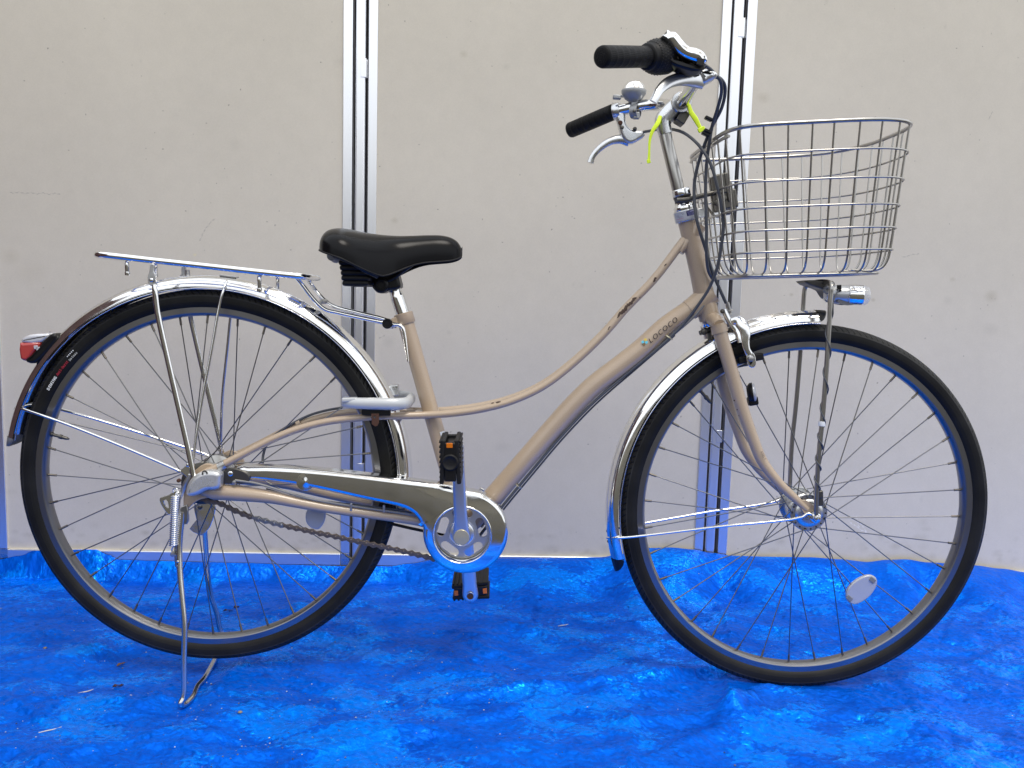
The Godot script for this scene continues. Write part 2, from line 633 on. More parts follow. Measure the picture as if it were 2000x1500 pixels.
func board_texture() -> ImageTexture:
	# weathered off-white laminate: cloudy tone, fine grain, specks, a few scratches and stains where the photograph has them
	var w := 1536
	var h := 1024                                              # covers 2.7 x 1.8 m
	var a := noise(31, 0.004, FastNoiseLite.TYPE_SIMPLEX_SMOOTH, 5).get_image(w, h)
	var b := noise(32, 0.035, FastNoiseLite.TYPE_SIMPLEX_SMOOTH, 4).get_image(w, h)
	a.convert(Image.FORMAT_L8)
	b.convert(Image.FORMAT_L8)
	var da := a.get_data()
	var db := b.get_data()
	var out := PackedByteArray()
	out.resize(w * h * 3)
	for i in w * h:
		var g := 1.0 + 0.03 * (da[i] / 255.0 - 0.5) + 0.02 * (db[i] / 255.0 - 0.5) + rng.randf_range(-0.012, 0.012)
		var warm := (da[(i * 7 + 4001) % (w * h)] / 255.0 - 0.5) * 0.0
		out[i * 3] = int(clampf(200 * (g + warm), 0, 255))
		out[i * 3 + 1] = int(clampf(194 * g, 0, 255))
		out[i * 3 + 2] = int(clampf(181 * (g - warm), 0, 255))
	var im := Image.create_from_data(w, h, false, Image.FORMAT_RGB8, out)
	for k in 420:                                              # specks
		var x := rng.randi_range(2, w - 4)
		var y := rng.randi_range(2, h - 4)
		var c := im.get_pixel(x, y)
		var f := rng.randf_range(0.62, 0.9)
		im.set_pixel(x, y, Color(c.r * f, c.g * f, c.b * f))
		if k % 3 == 0:
			im.set_pixel(x + 1, y, Color(c.r * (f + 0.08), c.g * (f + 0.08), c.b * (f + 0.08)))
		if k % 5 == 0:
			im.set_pixel(x, y + 1, Color(c.r * (f + 0.05), c.g * (f + 0.05), c.b * (f + 0.05)))
	for k in 34:                                               # soft smudges
		smudge(im, Vector2(rng.randf_range(20, w - 20), rng.randf_range(20, h - 20)), rng.randf_range(3, 11), Color(0.55, 0.54, 0.5), rng.randf_range(0.1, 0.26), rng.randf_range(0.4, 1.8))
	for k in 420:                                              # splashed dirt along the foot of the panels
		var yy := absf(rng.randfn(0.0, 0.05)) + 0.03
		smudge(im, texel(Vector2(rng.randf_range(-1.25, 1.38), yy), w, h), rng.randf_range(2, 9), Color(0.42, 0.39, 0.31), rng.randf_range(0.06, 0.2), rng.randf_range(0.4, 1.0))
	for q in [[1935, 578, 16, 0.35], [1860, 545, 7, 0.3], [380, 497, 4, -0.9], [1545, 575, 5, 0.5], [1705, 585, 5, 0.5], [1380, 870, 5, 0.3], [60, 530, 30, 0.12], [1490, 190, 14, 0.25], [20, 500, 20, 0.2], [905, 105, 9, 0.3], [770, 430, 8, 0.35]]:
		var p := on_wall(q[0], q[1])
		var c := Color(0.5, 0.46, 0.36) if q[3] > 0 else Color(0.87, 0.82, 0.62)
		smudge(im, texel(p, w, h), q[2] * 0.62, c, absf(q[3]), 0.8)
	for q in [[20, 376, 118, 379], [390, 470, 402, 445], [402, 445, 421, 425], [1795, 495, 1760, 503], [1938, 218, 1930, 236], [1580, 290, 1576, 310], [740, 660, 752, 655]]:
		scratch(im, texel(on_wall(q[0], q[1]), w, h), texel(on_wall(q[2], q[3]), w, h), Color(0.5, 0.49, 0.47), 0.5)
	for q in [[1680, 1020, 1693, 1040], [1678, 1030, 1672, 1006], [1660, 1020, 1692, 1041]]:
		scratch(im, texel(on_wall(q[0], q[1]), w, h), texel(on_wall(q[2], q[3]), w, h), Color(0.92, 0.92, 0.92), 0.8)
	return ImageTexture.create_from_image(im)


func texel(p: Vector2, w: int, h: int) -> Vector2:
	return Vector2((p.x + 1.3) / 2.7 * w, (1.0 - p.y / 1.8) * h)


func smudge(im: Image, c: Vector2, r: float, col: Color, k: float, aspect: float) -> void:
	for y in range(int(c.y - r * 2), int(c.y + r * 2)):
		for x in range(int(c.x - r * 2), int(c.x + r * 2)):
			if x < 0 or y < 0 or x >= im.get_width() or y >= im.get_height():
				continue
			var d := Vector2((x - c.x) * aspect, y - c.y).length() / r
			if d < 1.0:
				im.set_pixel(x, y, im.get_pixel(x, y).lerp(col, k * (1.0 - d) * (0.6 + 0.4 * sin(x * 1.7) * cos(y * 2.3))))


func scratch(im: Image, a: Vector2, b: Vector2, col: Color, k: float) -> void:
	var steps := int(a.distance_to(b)) + 1
	for i in steps:
		var p := a.lerp(b, float(i) / steps) + Vector2(0, sin(i * 0.4) * 0.6)
		if p.x > 0 and p.y > 0 and p.x < im.get_width() and p.y < im.get_height():
			im.set_pixelv(Vector2i(p), im.get_pixelv(Vector2i(p)).lerp(col, k * (0.6 + 0.4 * sin(i * 0.9))))


func make_fence() -> void:
	var top := 2.05
	var wt := Transform3D(Basis(Vector3.UP, WALL_YAW), Vector3(0, 0, WALL_Z))
	var board := mat("board", Color.WHITE, 0.62, 0.0, {"metallic_specular": 0.3})
	board.albedo_texture = board_texture()
	board.texture_repeat = true
	var sill := on_wall(350, 1075.4).y
	var a1 := on_wall(12, 950).x
	var l2 := on_wall(671.8, 0).x
	var l2b := on_wall(690.3, 0).x
	var r2 := on_wall(721.6, 0).x
	var r2b := on_wall(739.3, 0).x
	var l3 := on_wall(1411.8, 0).x
	var l3b := on_wall(1429.2, 0).x
	var r3 := on_wall(1460.6, 0).x
	var r3b := on_wall(1479.3, 0).x
	var sw := 0.0235
	# [left edge, inner left, inner right, right edge]
	var spans := [
		[a1 - sw - 0.99, a1 - 0.99, a1 - sw - 0.062, a1 - 0.062, "leftmost fence panel, only its right edge showing at the picture's left border"],
		[a1 - sw, a1, l2, l2b, "off-white fence panel behind the rear wheel and luggage rack, cream chip on its board"],
		[r2, r2b, l3, l3b, "off-white fence panel behind the saddle and frame, between the two silver uprights"],
		[r3, r3b, r3b + 0.905, r3b + 0.905 + sw, "off-white fence panel behind the wire basket and front wheel, yellowish stain on its board"],
	]
	spans[0][2] = a1 - sw * 2.0 - 0.038
	spans[0][3] = a1 - sw - 0.038
	for sp in spans:
		var mid: float = (sp[0] + sp[3]) * 0.5
		var drop := 0.026 if sp == spans[3] else 0.0             # the right-hand panel hangs a little lower
		var o := thing("fence_panel", sp[4], "fence panel", wt * Vector3(mid, 0, 0), "aluminium-framed fence panels")
		o.rotation.y = WALL_YAW
		# the board, with coordinates that run on over the whole fence
		var s := Shape.new()
		var x0: float = sp[1] - mid - 0.004
		var x1: float = sp[2] - mid + 0.004
		var uv := func(x: float, y: float) -> Vector2: return Vector2((x + mid + 1.3) / 2.7, 1.0 - y / 1.8)
		var bk := Vector3.BACK
		s.quad(Vector3(x0, 0.04 - drop, 0), Vector3(x1, 0.04 - drop, 0), Vector3(x1, top, 0), Vector3(x0, top, 0), bk, bk, bk, bk, uv.call(x0, 0.04 - drop), uv.call(x1, 0.04 - drop), uv.call(x1, top), uv.call(x0, top))
		s.quad(Vector3(x0, 0.04 - drop, -0.02), Vector3(x1, 0.04 - drop, -0.02), Vector3(x1, top, -0.02), Vector3(x0, top, -0.02), -bk, -bk, -bk, -bk, uv.call(x0, 0.04 - drop), uv.call(x1, 0.04 - drop), uv.call(x1, top), uv.call(x0, top))
		put("board", s, board, o)
		for e in [[sp[0], sp[1]], [sp[2], sp[3]]]:
			s = Shape.new()
			rbox(s, Transform3D(Basis.IDENTITY, Vector3((e[0] + e[1]) * 0.5 - mid, ((sill - drop) + top) * 0.5 + 0.0006, -0.012)), Vector3(e[1] - e[0], top - (sill - drop), 0.034), 0.0012)
			put("upright", s, M.frame_alloy, o)
			s = Shape.new()
			rbox(s, Transform3D(Basis.IDENTITY, Vector3((e[0] + e[1]) * 0.5 - mid, ((sill - drop) + (0.031 - drop)) * 0.5, -0.0125)), Vector3(e[1] - e[0], (sill - drop) - (0.031 - drop), 0.034), 0.001)
			put("corner_cap", s, M.alloy, o)
		for e in [[(0.031 - drop), (sill - drop), "bottom_rail"], [top - 0.035, top, "top_rail"]]:
			s = Shape.new()
			rbox(s, Transform3D(Basis.IDENTITY, Vector3((sp[1] + sp[2]) * 0.5 - mid, (e[0] + e[1]) * 0.5, -0.0105)), Vector3(sp[2] - sp[1] - 0.0006, e[1] - e[0], 0.036), 0.0026, true)
			put(e[2], s, M.frame_alloy, o)
	var gaps := [[spans[0][3], spans[1][0], "silver pipe post at the left border of the picture"], [l2b, r2, "silver pipe post between fence panels, behind the saddle and rear wheel"], [l3b, r3, "silver pipe post between fence panels, behind the basket and front wheel"]]
	for gi in gaps.size():
		var g: Array = gaps[gi]
		var mid: float = (g[0] + g[1]) * 0.5
		var o := thing("pipe_post", g[2], "fence post", wt * Vector3(mid, 0, 0), "pipe posts of the fence")
		o.rotation.y = WALL_YAW
		var wide: float = g[1] - g[0]
		var r := wide * 0.335
		var s := Shape.new()
		rbox(s, Transform3D(Basis.IDENTITY, Vector3(-0.0005, top * 0.5 - 0.02, -0.014)), Vector3(r * 2.0, top, 0.036), 0.0065, true)
		put("pipe", s, M.frame_alloy, o)
		s = Shape.new()
		rbox(s, Transform3D(Basis.IDENTITY, Vector3(0, top * 0.5, -0.046)), Vector3(wide + 0.03, top, 0.012), 0.001)
		put("added_gap_backing", s, M.gap_black, o)  # added black sheet that keeps the gaps beside the pipe dark
		# thin seal lips beside the pipe
		for q in [-1.0, 1.0]:
			s = Shape.new()
			rbox(s, Transform3D(Basis.IDENTITY, Vector3(q * (wide * 0.5 - 0.0022), top * 0.5, -0.012)), Vector3(0.0016, top - 0.1, 0.02), 0.0005)
			put("seal", s, M.seam, o)
		# clip plates that hook from the pipe to the right-hand upright
		var clips := [[115.0, 152.0], [905.0, 935.0]] if gi == 1 else ([[4.0, 42.0], [826.0, 850.0]] if gi == 2 else [[600.0, 640.0]])
		for c in clips:
			var y0 := on_wall(720, c[0]).y
			var y1 := on_wall(720, c[1]).y
			s = Shape.new()
			rbox(s, Transform3D(Basis.IDENTITY, Vector3(r * 0.55, (y0 + y1) * 0.5, 0.0046)), Vector3(r * 1.1, y0 - y1, 0.0014), 0.0005)
			rbox(s, Transform3D(Basis.IDENTITY, Vector3(r + 0.004, (y0 + y1) * 0.5, -0.006)), Vector3(0.009, y0 - y1 - 0.001, 0.0016), 0.0004)
			put("clip_plate", s, M.frame_alloy, o)


func make_opposite() -> void:
	# what stands behind the photographer and shows in the chrome: a low building
	var o := thing("opposite_building", "tan low building across the yard, seen only mirrored in the bicycle's chrome", "building", Vector3(0, 0, 13.0))
	var m := mat("render_tan", Color(0.3, 0.27, 0.21), 0.9)
	var dk := mat("roof_brown", Color(0.09, 0.07, 0.055), 0.85)
	var s := Shape.new()
	rbox(s, Transform3D(Basis.IDENTITY, Vector3(0, 1.1, 0.2)), Vector3(34, 2.3, 0.3), 0.01)
	put("wall", s, m, o)
	s = Shape.new()
	rbox(s, Transform3D(Basis(Vector3.RIGHT, 0.25), Vector3(0, 2.4, 0.1)), Vector3(34.6, 0.16, 1.4), 0.02)
	put("roof", s, dk, o)
	for x in [-6.0, -2.0, 2.5, 6.5]:
		s = Shape.new()
		rbox(s, Transform3D(Basis.IDENTITY, Vector3(x, 1.15, 0.045)), Vector3(1.3, 1.0, 0.05), 0.005)
		put("window", s, dk, o)


func make_neighbour() -> void:
	# added unseen wall, sized to shade the fence end, mirrored dark in the mudguard
	var o := thing("added_plank_wall", "added maroon plank wall, unseen left of the picture, shades the fence, mirrored in the rear mudguard", "plank wall", Vector3(-1.78, -0.012, 0.4))
	var m := mat("maroon_wood", Color(0.06, 0.022, 0.018), 0.7)
	for k in 8:
		var s := Shape.new()
		rbox(s, Transform3D(Basis.IDENTITY, Vector3(0, 0.1 + k * 0.202, 0)), Vector3(0.06, 0.198, 1.7), 0.004)
		put("plank", s, m, o)
	for z in [-0.8, 0.0, 0.8]:
		var s := Shape.new()
		rbox(s, Transform3D(Basis.IDENTITY, Vector3(-0.06, 0.8, z)), Vector3(0.06, 1.6, 0.08), 0.004)
		put("post", s, m, o)


# ---------------------------------------------------------------- tarpaulin
var swell: FastNoiseLite
var wrinkle: FastNoiseLite
var crumple: FastNoiseLite
var crackle: FastNoiseLite
var folds := []
var edge_line := []


func tarp_y(x: float, z: float) -> float:
	var wall := WALL_Z - tan(WALL_YAW) * x
	var h := 0.004 + 0.008 * (swell.get_noise_2d(x, z) + 0.35)
	var wr := wrinkle.get_noise_2d(x * 0.75, z)
	h += 0.011 * maxf(wr, -0.2)
	h += 0.006 * crumple.get_noise_2d(x * 0.8, z)
	h += 0.0014 * crackle.get_noise_2d(x * 0.7, z)
	for f in folds:                                            # ridges and creases measured on the photograph
		var p := Vector2(x, z)
		var best := 1e9
		var tt := 0.0
		for i in f.pts.size() - 1:
			var q := Geometry2D.get_closest_point_to_segment(p, f.pts[i], f.pts[i + 1])
			var d := p.distance_to(q)
			if d < best:
				best = d
				var sd: float = (f.pts[i + 1] - f.pts[i]).cross(p - f.pts[i])
				tt = signf(sd)
		if best < f.w * 3.0:
			if f.sharp:
				# steep on one side, long slope on the other
				var w: float = f.w * (0.35 if tt > 0.0 else 1.6)
				h += f.h * exp(-best / (w * 1.5))
			else:
				h += f.h * exp(-best * best / (f.w * f.w))
	h = maxf(h, -0.002)
	# pressed flat where the bicycle stands
	for q in [[FRONT.x, 0.0, 0.13, 0.045], [-0.518, 0.14, 0.05, 0.04], [-0.525, 0.0, 0.04, 0.16]]:
		var d := Vector2((x - q[0]) / q[2], (z - q[1]) / q[3]).length()
		h *= smoothstep(0.35, 1.3, d) * 0.9 + 0.1
	# runs up against the fence
	var top := edge_y(x)
	var reach := lerpf(0.05, 0.2, smoothstep(-0.4, 0.15, x)) * (1.0 + 0.7 * swell.get_noise_2d(x * 1.7 + 9.0, 3.0)) + 0.012 * crumple.get_noise_2d(x * 1.6, z)
	var k := clampf(1.0 - (z - wall - 0.006) / reach, 0.0, 1.0)
	var foot := smoothstep(0.0, 0.25, (z - wall))
	h = lerpf(h * 0.4 - 0.004, h, foot)
	h = lerpf(h, top, k * k * (3.0 - 2.0 * k) if top > 0.02 else k)
	return h


func edge_y(x: float) -> float:
	for i in edge_line.size() - 1:
		if x <= edge_line[i + 1].x:
			var k := clampf((x - edge_line[i].x) / (edge_line[i + 1].x - edge_line[i].x), 0.0, 1.0)
			return lerpf(edge_line[i].y, edge_line[i + 1].y, smoothstep(0.0, 1.0, k))
	return edge_line[-1].y


func make_tarp() -> void:
	swell = noise(51, 2.2, FastNoiseLite.TYPE_SIMPLEX_SMOOTH, 2)
	wrinkle = noise(52, 3.6, FastNoiseLite.TYPE_SIMPLEX_SMOOTH, 3)
	wrinkle.fractal_type = FastNoiseLite.FRACTAL_RIDGED
	wrinkle.domain_warp_enabled = true
	wrinkle.domain_warp_amplitude = 0.12
	wrinkle.domain_warp_frequency = 4.0
	crumple = noise(53, 14.0, FastNoiseLite.TYPE_CELLULAR, 2)
	crumple.cellular_return_type = FastNoiseLite.RETURN_DISTANCE2_SUB
	crumple.domain_warp_enabled = true
	crumple.domain_warp_amplitude = 0.05
	crumple.domain_warp_frequency = 9.0
	crackle = noise(54, 46.0, FastNoiseLite.TYPE_SIMPLEX, 2)
	crackle.fractal_type = FastNoiseLite.FRACTAL_RIDGED
	for q in [
		[[900, 1372, 1040, 1352, 1180, 1345, 1300, 1330, 1412, 1312], 0.020, 0.014, true],
		[[1412, 1312, 1422, 1350, 1424, 1390], 0.016, 0.012, true],
		[[1424, 1388, 1360, 1402, 1290, 1408, 1230, 1420], 0.018, 0.009, false],
		[[1424, 1388, 1400, 1425, 1365, 1448, 1310, 1470], 0.022, 0.012, true],
		[[1500, 1345, 1470, 1372, 1430, 1395], 0.020, 0.010, false],
		[[1232, 1500, 1236, 1460, 1232, 1415], 0.014, 0.008, true],
		[[940, 1268, 1030, 1300, 1100, 1322, 1180, 1345], 0.018, 0.006, true],
		[[370, 1386, 470, 1420, 560, 1436, 700, 1428], 0.022, 0.006, false],
		[[430, 1392, 520, 1380, 600, 1385, 700, 1370], 0.016, 0.005, false],
		[[0, 1362, 40, 1385, 90, 1418, 130, 1440], 0.014, 0.006, true],
		[[1380, 1085, 1385, 1160, 1420, 1230, 1440, 1290], 0.016, 0.007, true],
		[[1210, 1090, 1240, 1150, 1245, 1200], 0.014, 0.005, true],
		[[1128, 1088, 1132, 1130, 1125, 1160], 0.012, 0.005, false],
		[[1900, 1120, 1800, 1170, 1700, 1180, 1600, 1200], 0.022, 0.008, false],
		[[2000, 1130, 1940, 1150, 1880, 1190, 1850, 1240], 0.020, 0.009, true],
		[[1960, 1270, 1900, 1300, 1800, 1330, 1700, 1350], 0.020, 0.007, true],
		[[1500, 1345, 1600, 1352, 1720, 1345], 0.014, 0.006, false],
		[[640, 1480, 760, 1440, 900, 1420, 1010, 1395], 0.025, 0.009, true],
		[[0, 1280, 120, 1290, 260, 1270], 0.02, 0.005, false],
		[[100, 1500, 220, 1460, 330, 1440, 420, 1450], 0.02, 0.007, true],
		[[640, 1200, 760, 1215, 860, 1205], 0.02, 0.004, false],
	]:
		var pts := PackedVector2Array()
		for i in range(0, q[0].size(), 2):
			var g := ground(q[0][i], q[0][i + 1])
			pts.append(Vector2(g.x, g.z))
		folds.append({"pts": pts, "w": q[1], "h": q[2], "sharp": q[3]})
	for q in [[-300, 1092], [0, 1089], [40, 1082], [75, 1071], [190, 1070], [215, 1080], [235, 1090], [300, 1092], [400, 1095], [500, 1097], [560, 1100], [680, 1103], [760, 1103], [800, 1098], [850, 1091], [985, 1088], [1080, 1087], [1170, 1086], [1215, 1079], [1270, 1068], [1310, 1067], [1355, 1071], [1385, 1077], [1430, 1083], [1500, 1085], [1580, 1086], [1640, 1090], [1690, 1095], [1730, 1091], [1765, 1090], [1810, 1096], [1900, 1102], [1950, 1108], [2000, 1115], [2300, 1125]]:
		edge_line.append(on_wall(q[0], q[1]))
	var nx := 740
	var nz := 250
	var x0 := -1.62
	var x1 := 1.9
	var z1 := 0.66
	var pos := PackedVector3Array()
	var uv := PackedVector2Array()
	for j in nz + 1:
		for i in nx + 1:
			var x := lerpf(x0, x1, float(i) / nx)
			var wall := WALL_Z - tan(WALL_YAW) * x + 0.0095
			var t := float(j) / nz
			var z := lerpf(wall, z1 + 0.02 * sin(x * 3.0), t * t * 0.25 + t * 0.75)
			pos.append(Vector3(x, tarp_y(x, z), z))
			uv.append(Vector2(x, z))
	var idx := PackedInt32Array()
	var nrm := PackedVector3Array()
	nrm.resize(pos.size())
	for j in nz:
		for i in nx:
			var a := j * (nx + 1) + i
			var b := a + 1
			var c := a + nx + 1
			var d := c + 1
			idx.append_array([a, b, d, a, d, c])
			var n1 := (pos[d] - pos[a]).cross(pos[b] - pos[a])
			var n2 := (pos[c] - pos[a]).cross(pos[d] - pos[a])
			nrm[a] += n1 + n2; nrm[b] += n1; nrm[d] += n1 + n2; nrm[c] += n2
	for i in nrm.size():
		nrm[i] = nrm[i].normalized()
		if nrm[i].y < 0.0:
			nrm[i] = -nrm[i]
	var arrays := []
	arrays.resize(Mesh.ARRAY_MAX)
	arrays[Mesh.ARRAY_VERTEX] = pos
	arrays[Mesh.ARRAY_NORMAL] = nrm
	arrays[Mesh.ARRAY_TEX_UV] = uv
	arrays[Mesh.ARRAY_INDEX] = idx
	var am := ArrayMesh.new()
	am.add_surface_from_arrays(Mesh.PRIMITIVE_TRIANGLES, arrays)
	# polythene: saturated blue, a film gloss broken by fine creases, trodden dirt that dulls it in patches
	var side := 1408
	var c1 := noise(61, 0.016, FastNoiseLite.TYPE_CELLULAR, 3)
	c1.cellular_return_type = FastNoiseLite.RETURN_DISTANCE2_SUB
	c1.domain_warp_enabled = true
	c1.domain_warp_amplitude = 22.0
	c1.domain_warp_frequency = 0.02
	var c3 := noise(63, 0.0075, FastNoiseLite.TYPE_SIMPLEX, 6)
	c3.fractal_gain = 0.52
	c3.domain_warp_enabled = true
	c3.domain_warp_amplitude = 45.0
	c3.domain_warp_frequency = 0.012
	var i1 := c1.get_seamless_image(side, side)
	var i2 := noise(62, 0.08, FastNoiseLite.TYPE_SIMPLEX, 4).get_seamless_image(side, side)
	var i3 := c3.get_seamless_image(side, side)
	var c4 := noise(64, 0.0055, FastNoiseLite.TYPE_CELLULAR, 2)
	c4.cellular_return_type = FastNoiseLite.RETURN_DISTANCE2_SUB
	c4.domain_warp_enabled = true
	c4.domain_warp_amplitude = 40.0
	c4.domain_warp_frequency = 0.008
	var i4 := c4.get_seamless_image(side, side)
	i4.convert(Image.FORMAT_L8)
	var d4 := i4.get_data()
	var i5 := noise(66, 0.0032, FastNoiseLite.TYPE_SIMPLEX_SMOOTH, 3).get_seamless_image(side, side)
	i5.convert(Image.FORMAT_L8)
	var d5 := i5.get_data()
	i1.convert(Image.FORMAT_L8)
	i2.convert(Image.FORMAT_L8)
	i3.convert(Image.FORMAT_L8)
	var d1 := i1.get_data()
	var d2 := i2.get_data()
	var d3 := i3.get_data()
	var bump := PackedByteArray()
	bump.resize(side * side)
	var rough := PackedByteArray()
	rough.resize(side * side)
	var col := PackedByteArray()
	col.resize(side * side * 3)
	for i in side * side:
		var a1 := d1[i]
		var a2 := d2[i]
		var a3 := d3[i]
		bump[i] = mini(255, int(a1 * 0.7 + a2 * 0.26) + (6 if (i + (i / side)) % 2 == 0 else 0))
		# paler patches paint sky gloss into the colour; trodden parts are dull with dirt
		var painted_gloss := clampf((a3 - 148 + (d5[i] - 128) * 0.85 + (a2 - 128) * 0.36 + (a1 - 90) * 0.25) / 16.0, 0.0, 1.0)
		var dirt := clampf((112 - a3) / 60.0, 0.0, 1.0)
		var g := 1.0 + (a2 - 128) * 0.0007 - 0.1 * dirt
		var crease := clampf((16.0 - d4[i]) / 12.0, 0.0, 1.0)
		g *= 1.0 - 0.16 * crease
		# thin pale lines: glints painted into the colour along the sharper creases
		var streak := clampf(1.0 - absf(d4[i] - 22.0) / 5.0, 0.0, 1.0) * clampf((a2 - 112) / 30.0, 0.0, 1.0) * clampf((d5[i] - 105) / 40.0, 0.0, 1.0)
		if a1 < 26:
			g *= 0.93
		bump[i] = clampi(bump[i] + int(painted_gloss * 26.0) - int(crease * 60.0), 0, 255)
		rough[i] = clampi(84 + int(dirt * 40.0) - int(painted_gloss * 22.0) + (a2 - 128) / 8, 40, 220)
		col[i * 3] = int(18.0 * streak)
		col[i * 3 + 1] = clampi(int((97.0 + 22.0 * painted_gloss + 26.0 * streak) * g), 0, 255)
		col[i * 3 + 2] = clampi(int((222.0 + 20.0 * painted_gloss + 12.0 * streak) * (0.3 + 0.7 * g)), 0, 255)
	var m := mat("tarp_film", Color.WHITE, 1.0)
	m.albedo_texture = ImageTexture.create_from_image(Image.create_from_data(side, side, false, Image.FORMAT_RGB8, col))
	m.roughness_texture = ImageTexture.create_from_image(Image.create_from_data(side, side, false, Image.FORMAT_L8, rough))
	m.heightmap_enabled = true
	m.heightmap_texture = ImageTexture.create_from_image(Image.create_from_data(side, side, false, Image.FORMAT_L8, bump))
	m.heightmap_scale = 0.42
	m.uv1_scale = Vector3(0.55, 0.8, 1)
	m.metallic = 0.38
	m.metallic_specular = 0.16
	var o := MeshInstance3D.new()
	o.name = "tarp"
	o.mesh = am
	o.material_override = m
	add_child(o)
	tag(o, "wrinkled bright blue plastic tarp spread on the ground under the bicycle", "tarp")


# ---------------------------------------------------------------- wheels
func wheel_angle(c: Vector3, u: float, v: float) -> float:      # from straight up, towards -x
	var p := at(u, v, 0.0)
	return atan2(-(p.x - c.x), p.y - c.y)


func on_wheel(c: Vector3, a: float, r: float, z: float) -> Vector3:
	return c + Vector3(-sin(a) * r, cos(a) * r, z)


func wheel_frame(c: Vector3) -> Transform3D:                    # lathe frame whose angle runs like wheel_angle
	return Transform3D(Basis(Vector3.UP, Vector3.BACK, Vector3.LEFT), c)


func tyre_material() -> StandardMaterial3D:
	var w := 2048
	var h := 64
	var dust := noise(71, 0.01, FastNoiseLite.TYPE_SIMPLEX_SMOOTH, 4).get_seamless_image(w, h)
	dust.convert(Image.FORMAT_L8)
	var dd := dust.get_data()
	var col := PackedByteArray()
	col.resize(w * h * 3)
	var bump := PackedByteArray()
	bump.resize(w * h)
	for y in h:
		var v := absf((y + 0.5) / h * 2.0 - 1.0)                 # 0 on the crown, 1 at the rim
		for x in w:
			var i := y * w + x
			var g := 0.85 + 0.5 * (dd[i] / 255.0 - 0.4) + rng.randf_range(-0.06, 0.06)
			var b := 170.0
			var px := fposmod(x + v * 30.0, w / 190.0 * 1.0)
			if v < 0.46:
				g *= 1.45
				if v > 0.06 and px < 2.6:
					b = 30.0; g *= 0.5
				if absf(v - 0.12) < 0.03 or absf(v - 0.3) < 0.025:
					b = 60.0
			elif absf(v - 0.5) < 0.03:
				b = 235.0; g *= 1.7
			elif absf(v - 0.74) < 0.02:
				b = 205.0
			bump[i] = int(b)
			col[i * 3] = int(clampf(29 * g, 0, 255))
			col[i * 3 + 1] = int(clampf(29 * g, 0, 255))
			col[i * 3 + 2] = int(clampf(29 * g, 0, 255))
	var m := mat("tyre_rubber", Color.WHITE, 0.52)
	m.metallic_specular = 0.3
	m.albedo_texture = ImageTexture.create_from_image(Image.create_from_data(w, h, false, Image.FORMAT_RGB8, col))
	m.heightmap_enabled = true
	m.heightmap_texture = ImageTexture.create_from_image(Image.create_from_data(w, h, false, Image.FORMAT_L8, bump))
	m.heightmap_scale = 0.2
	return m


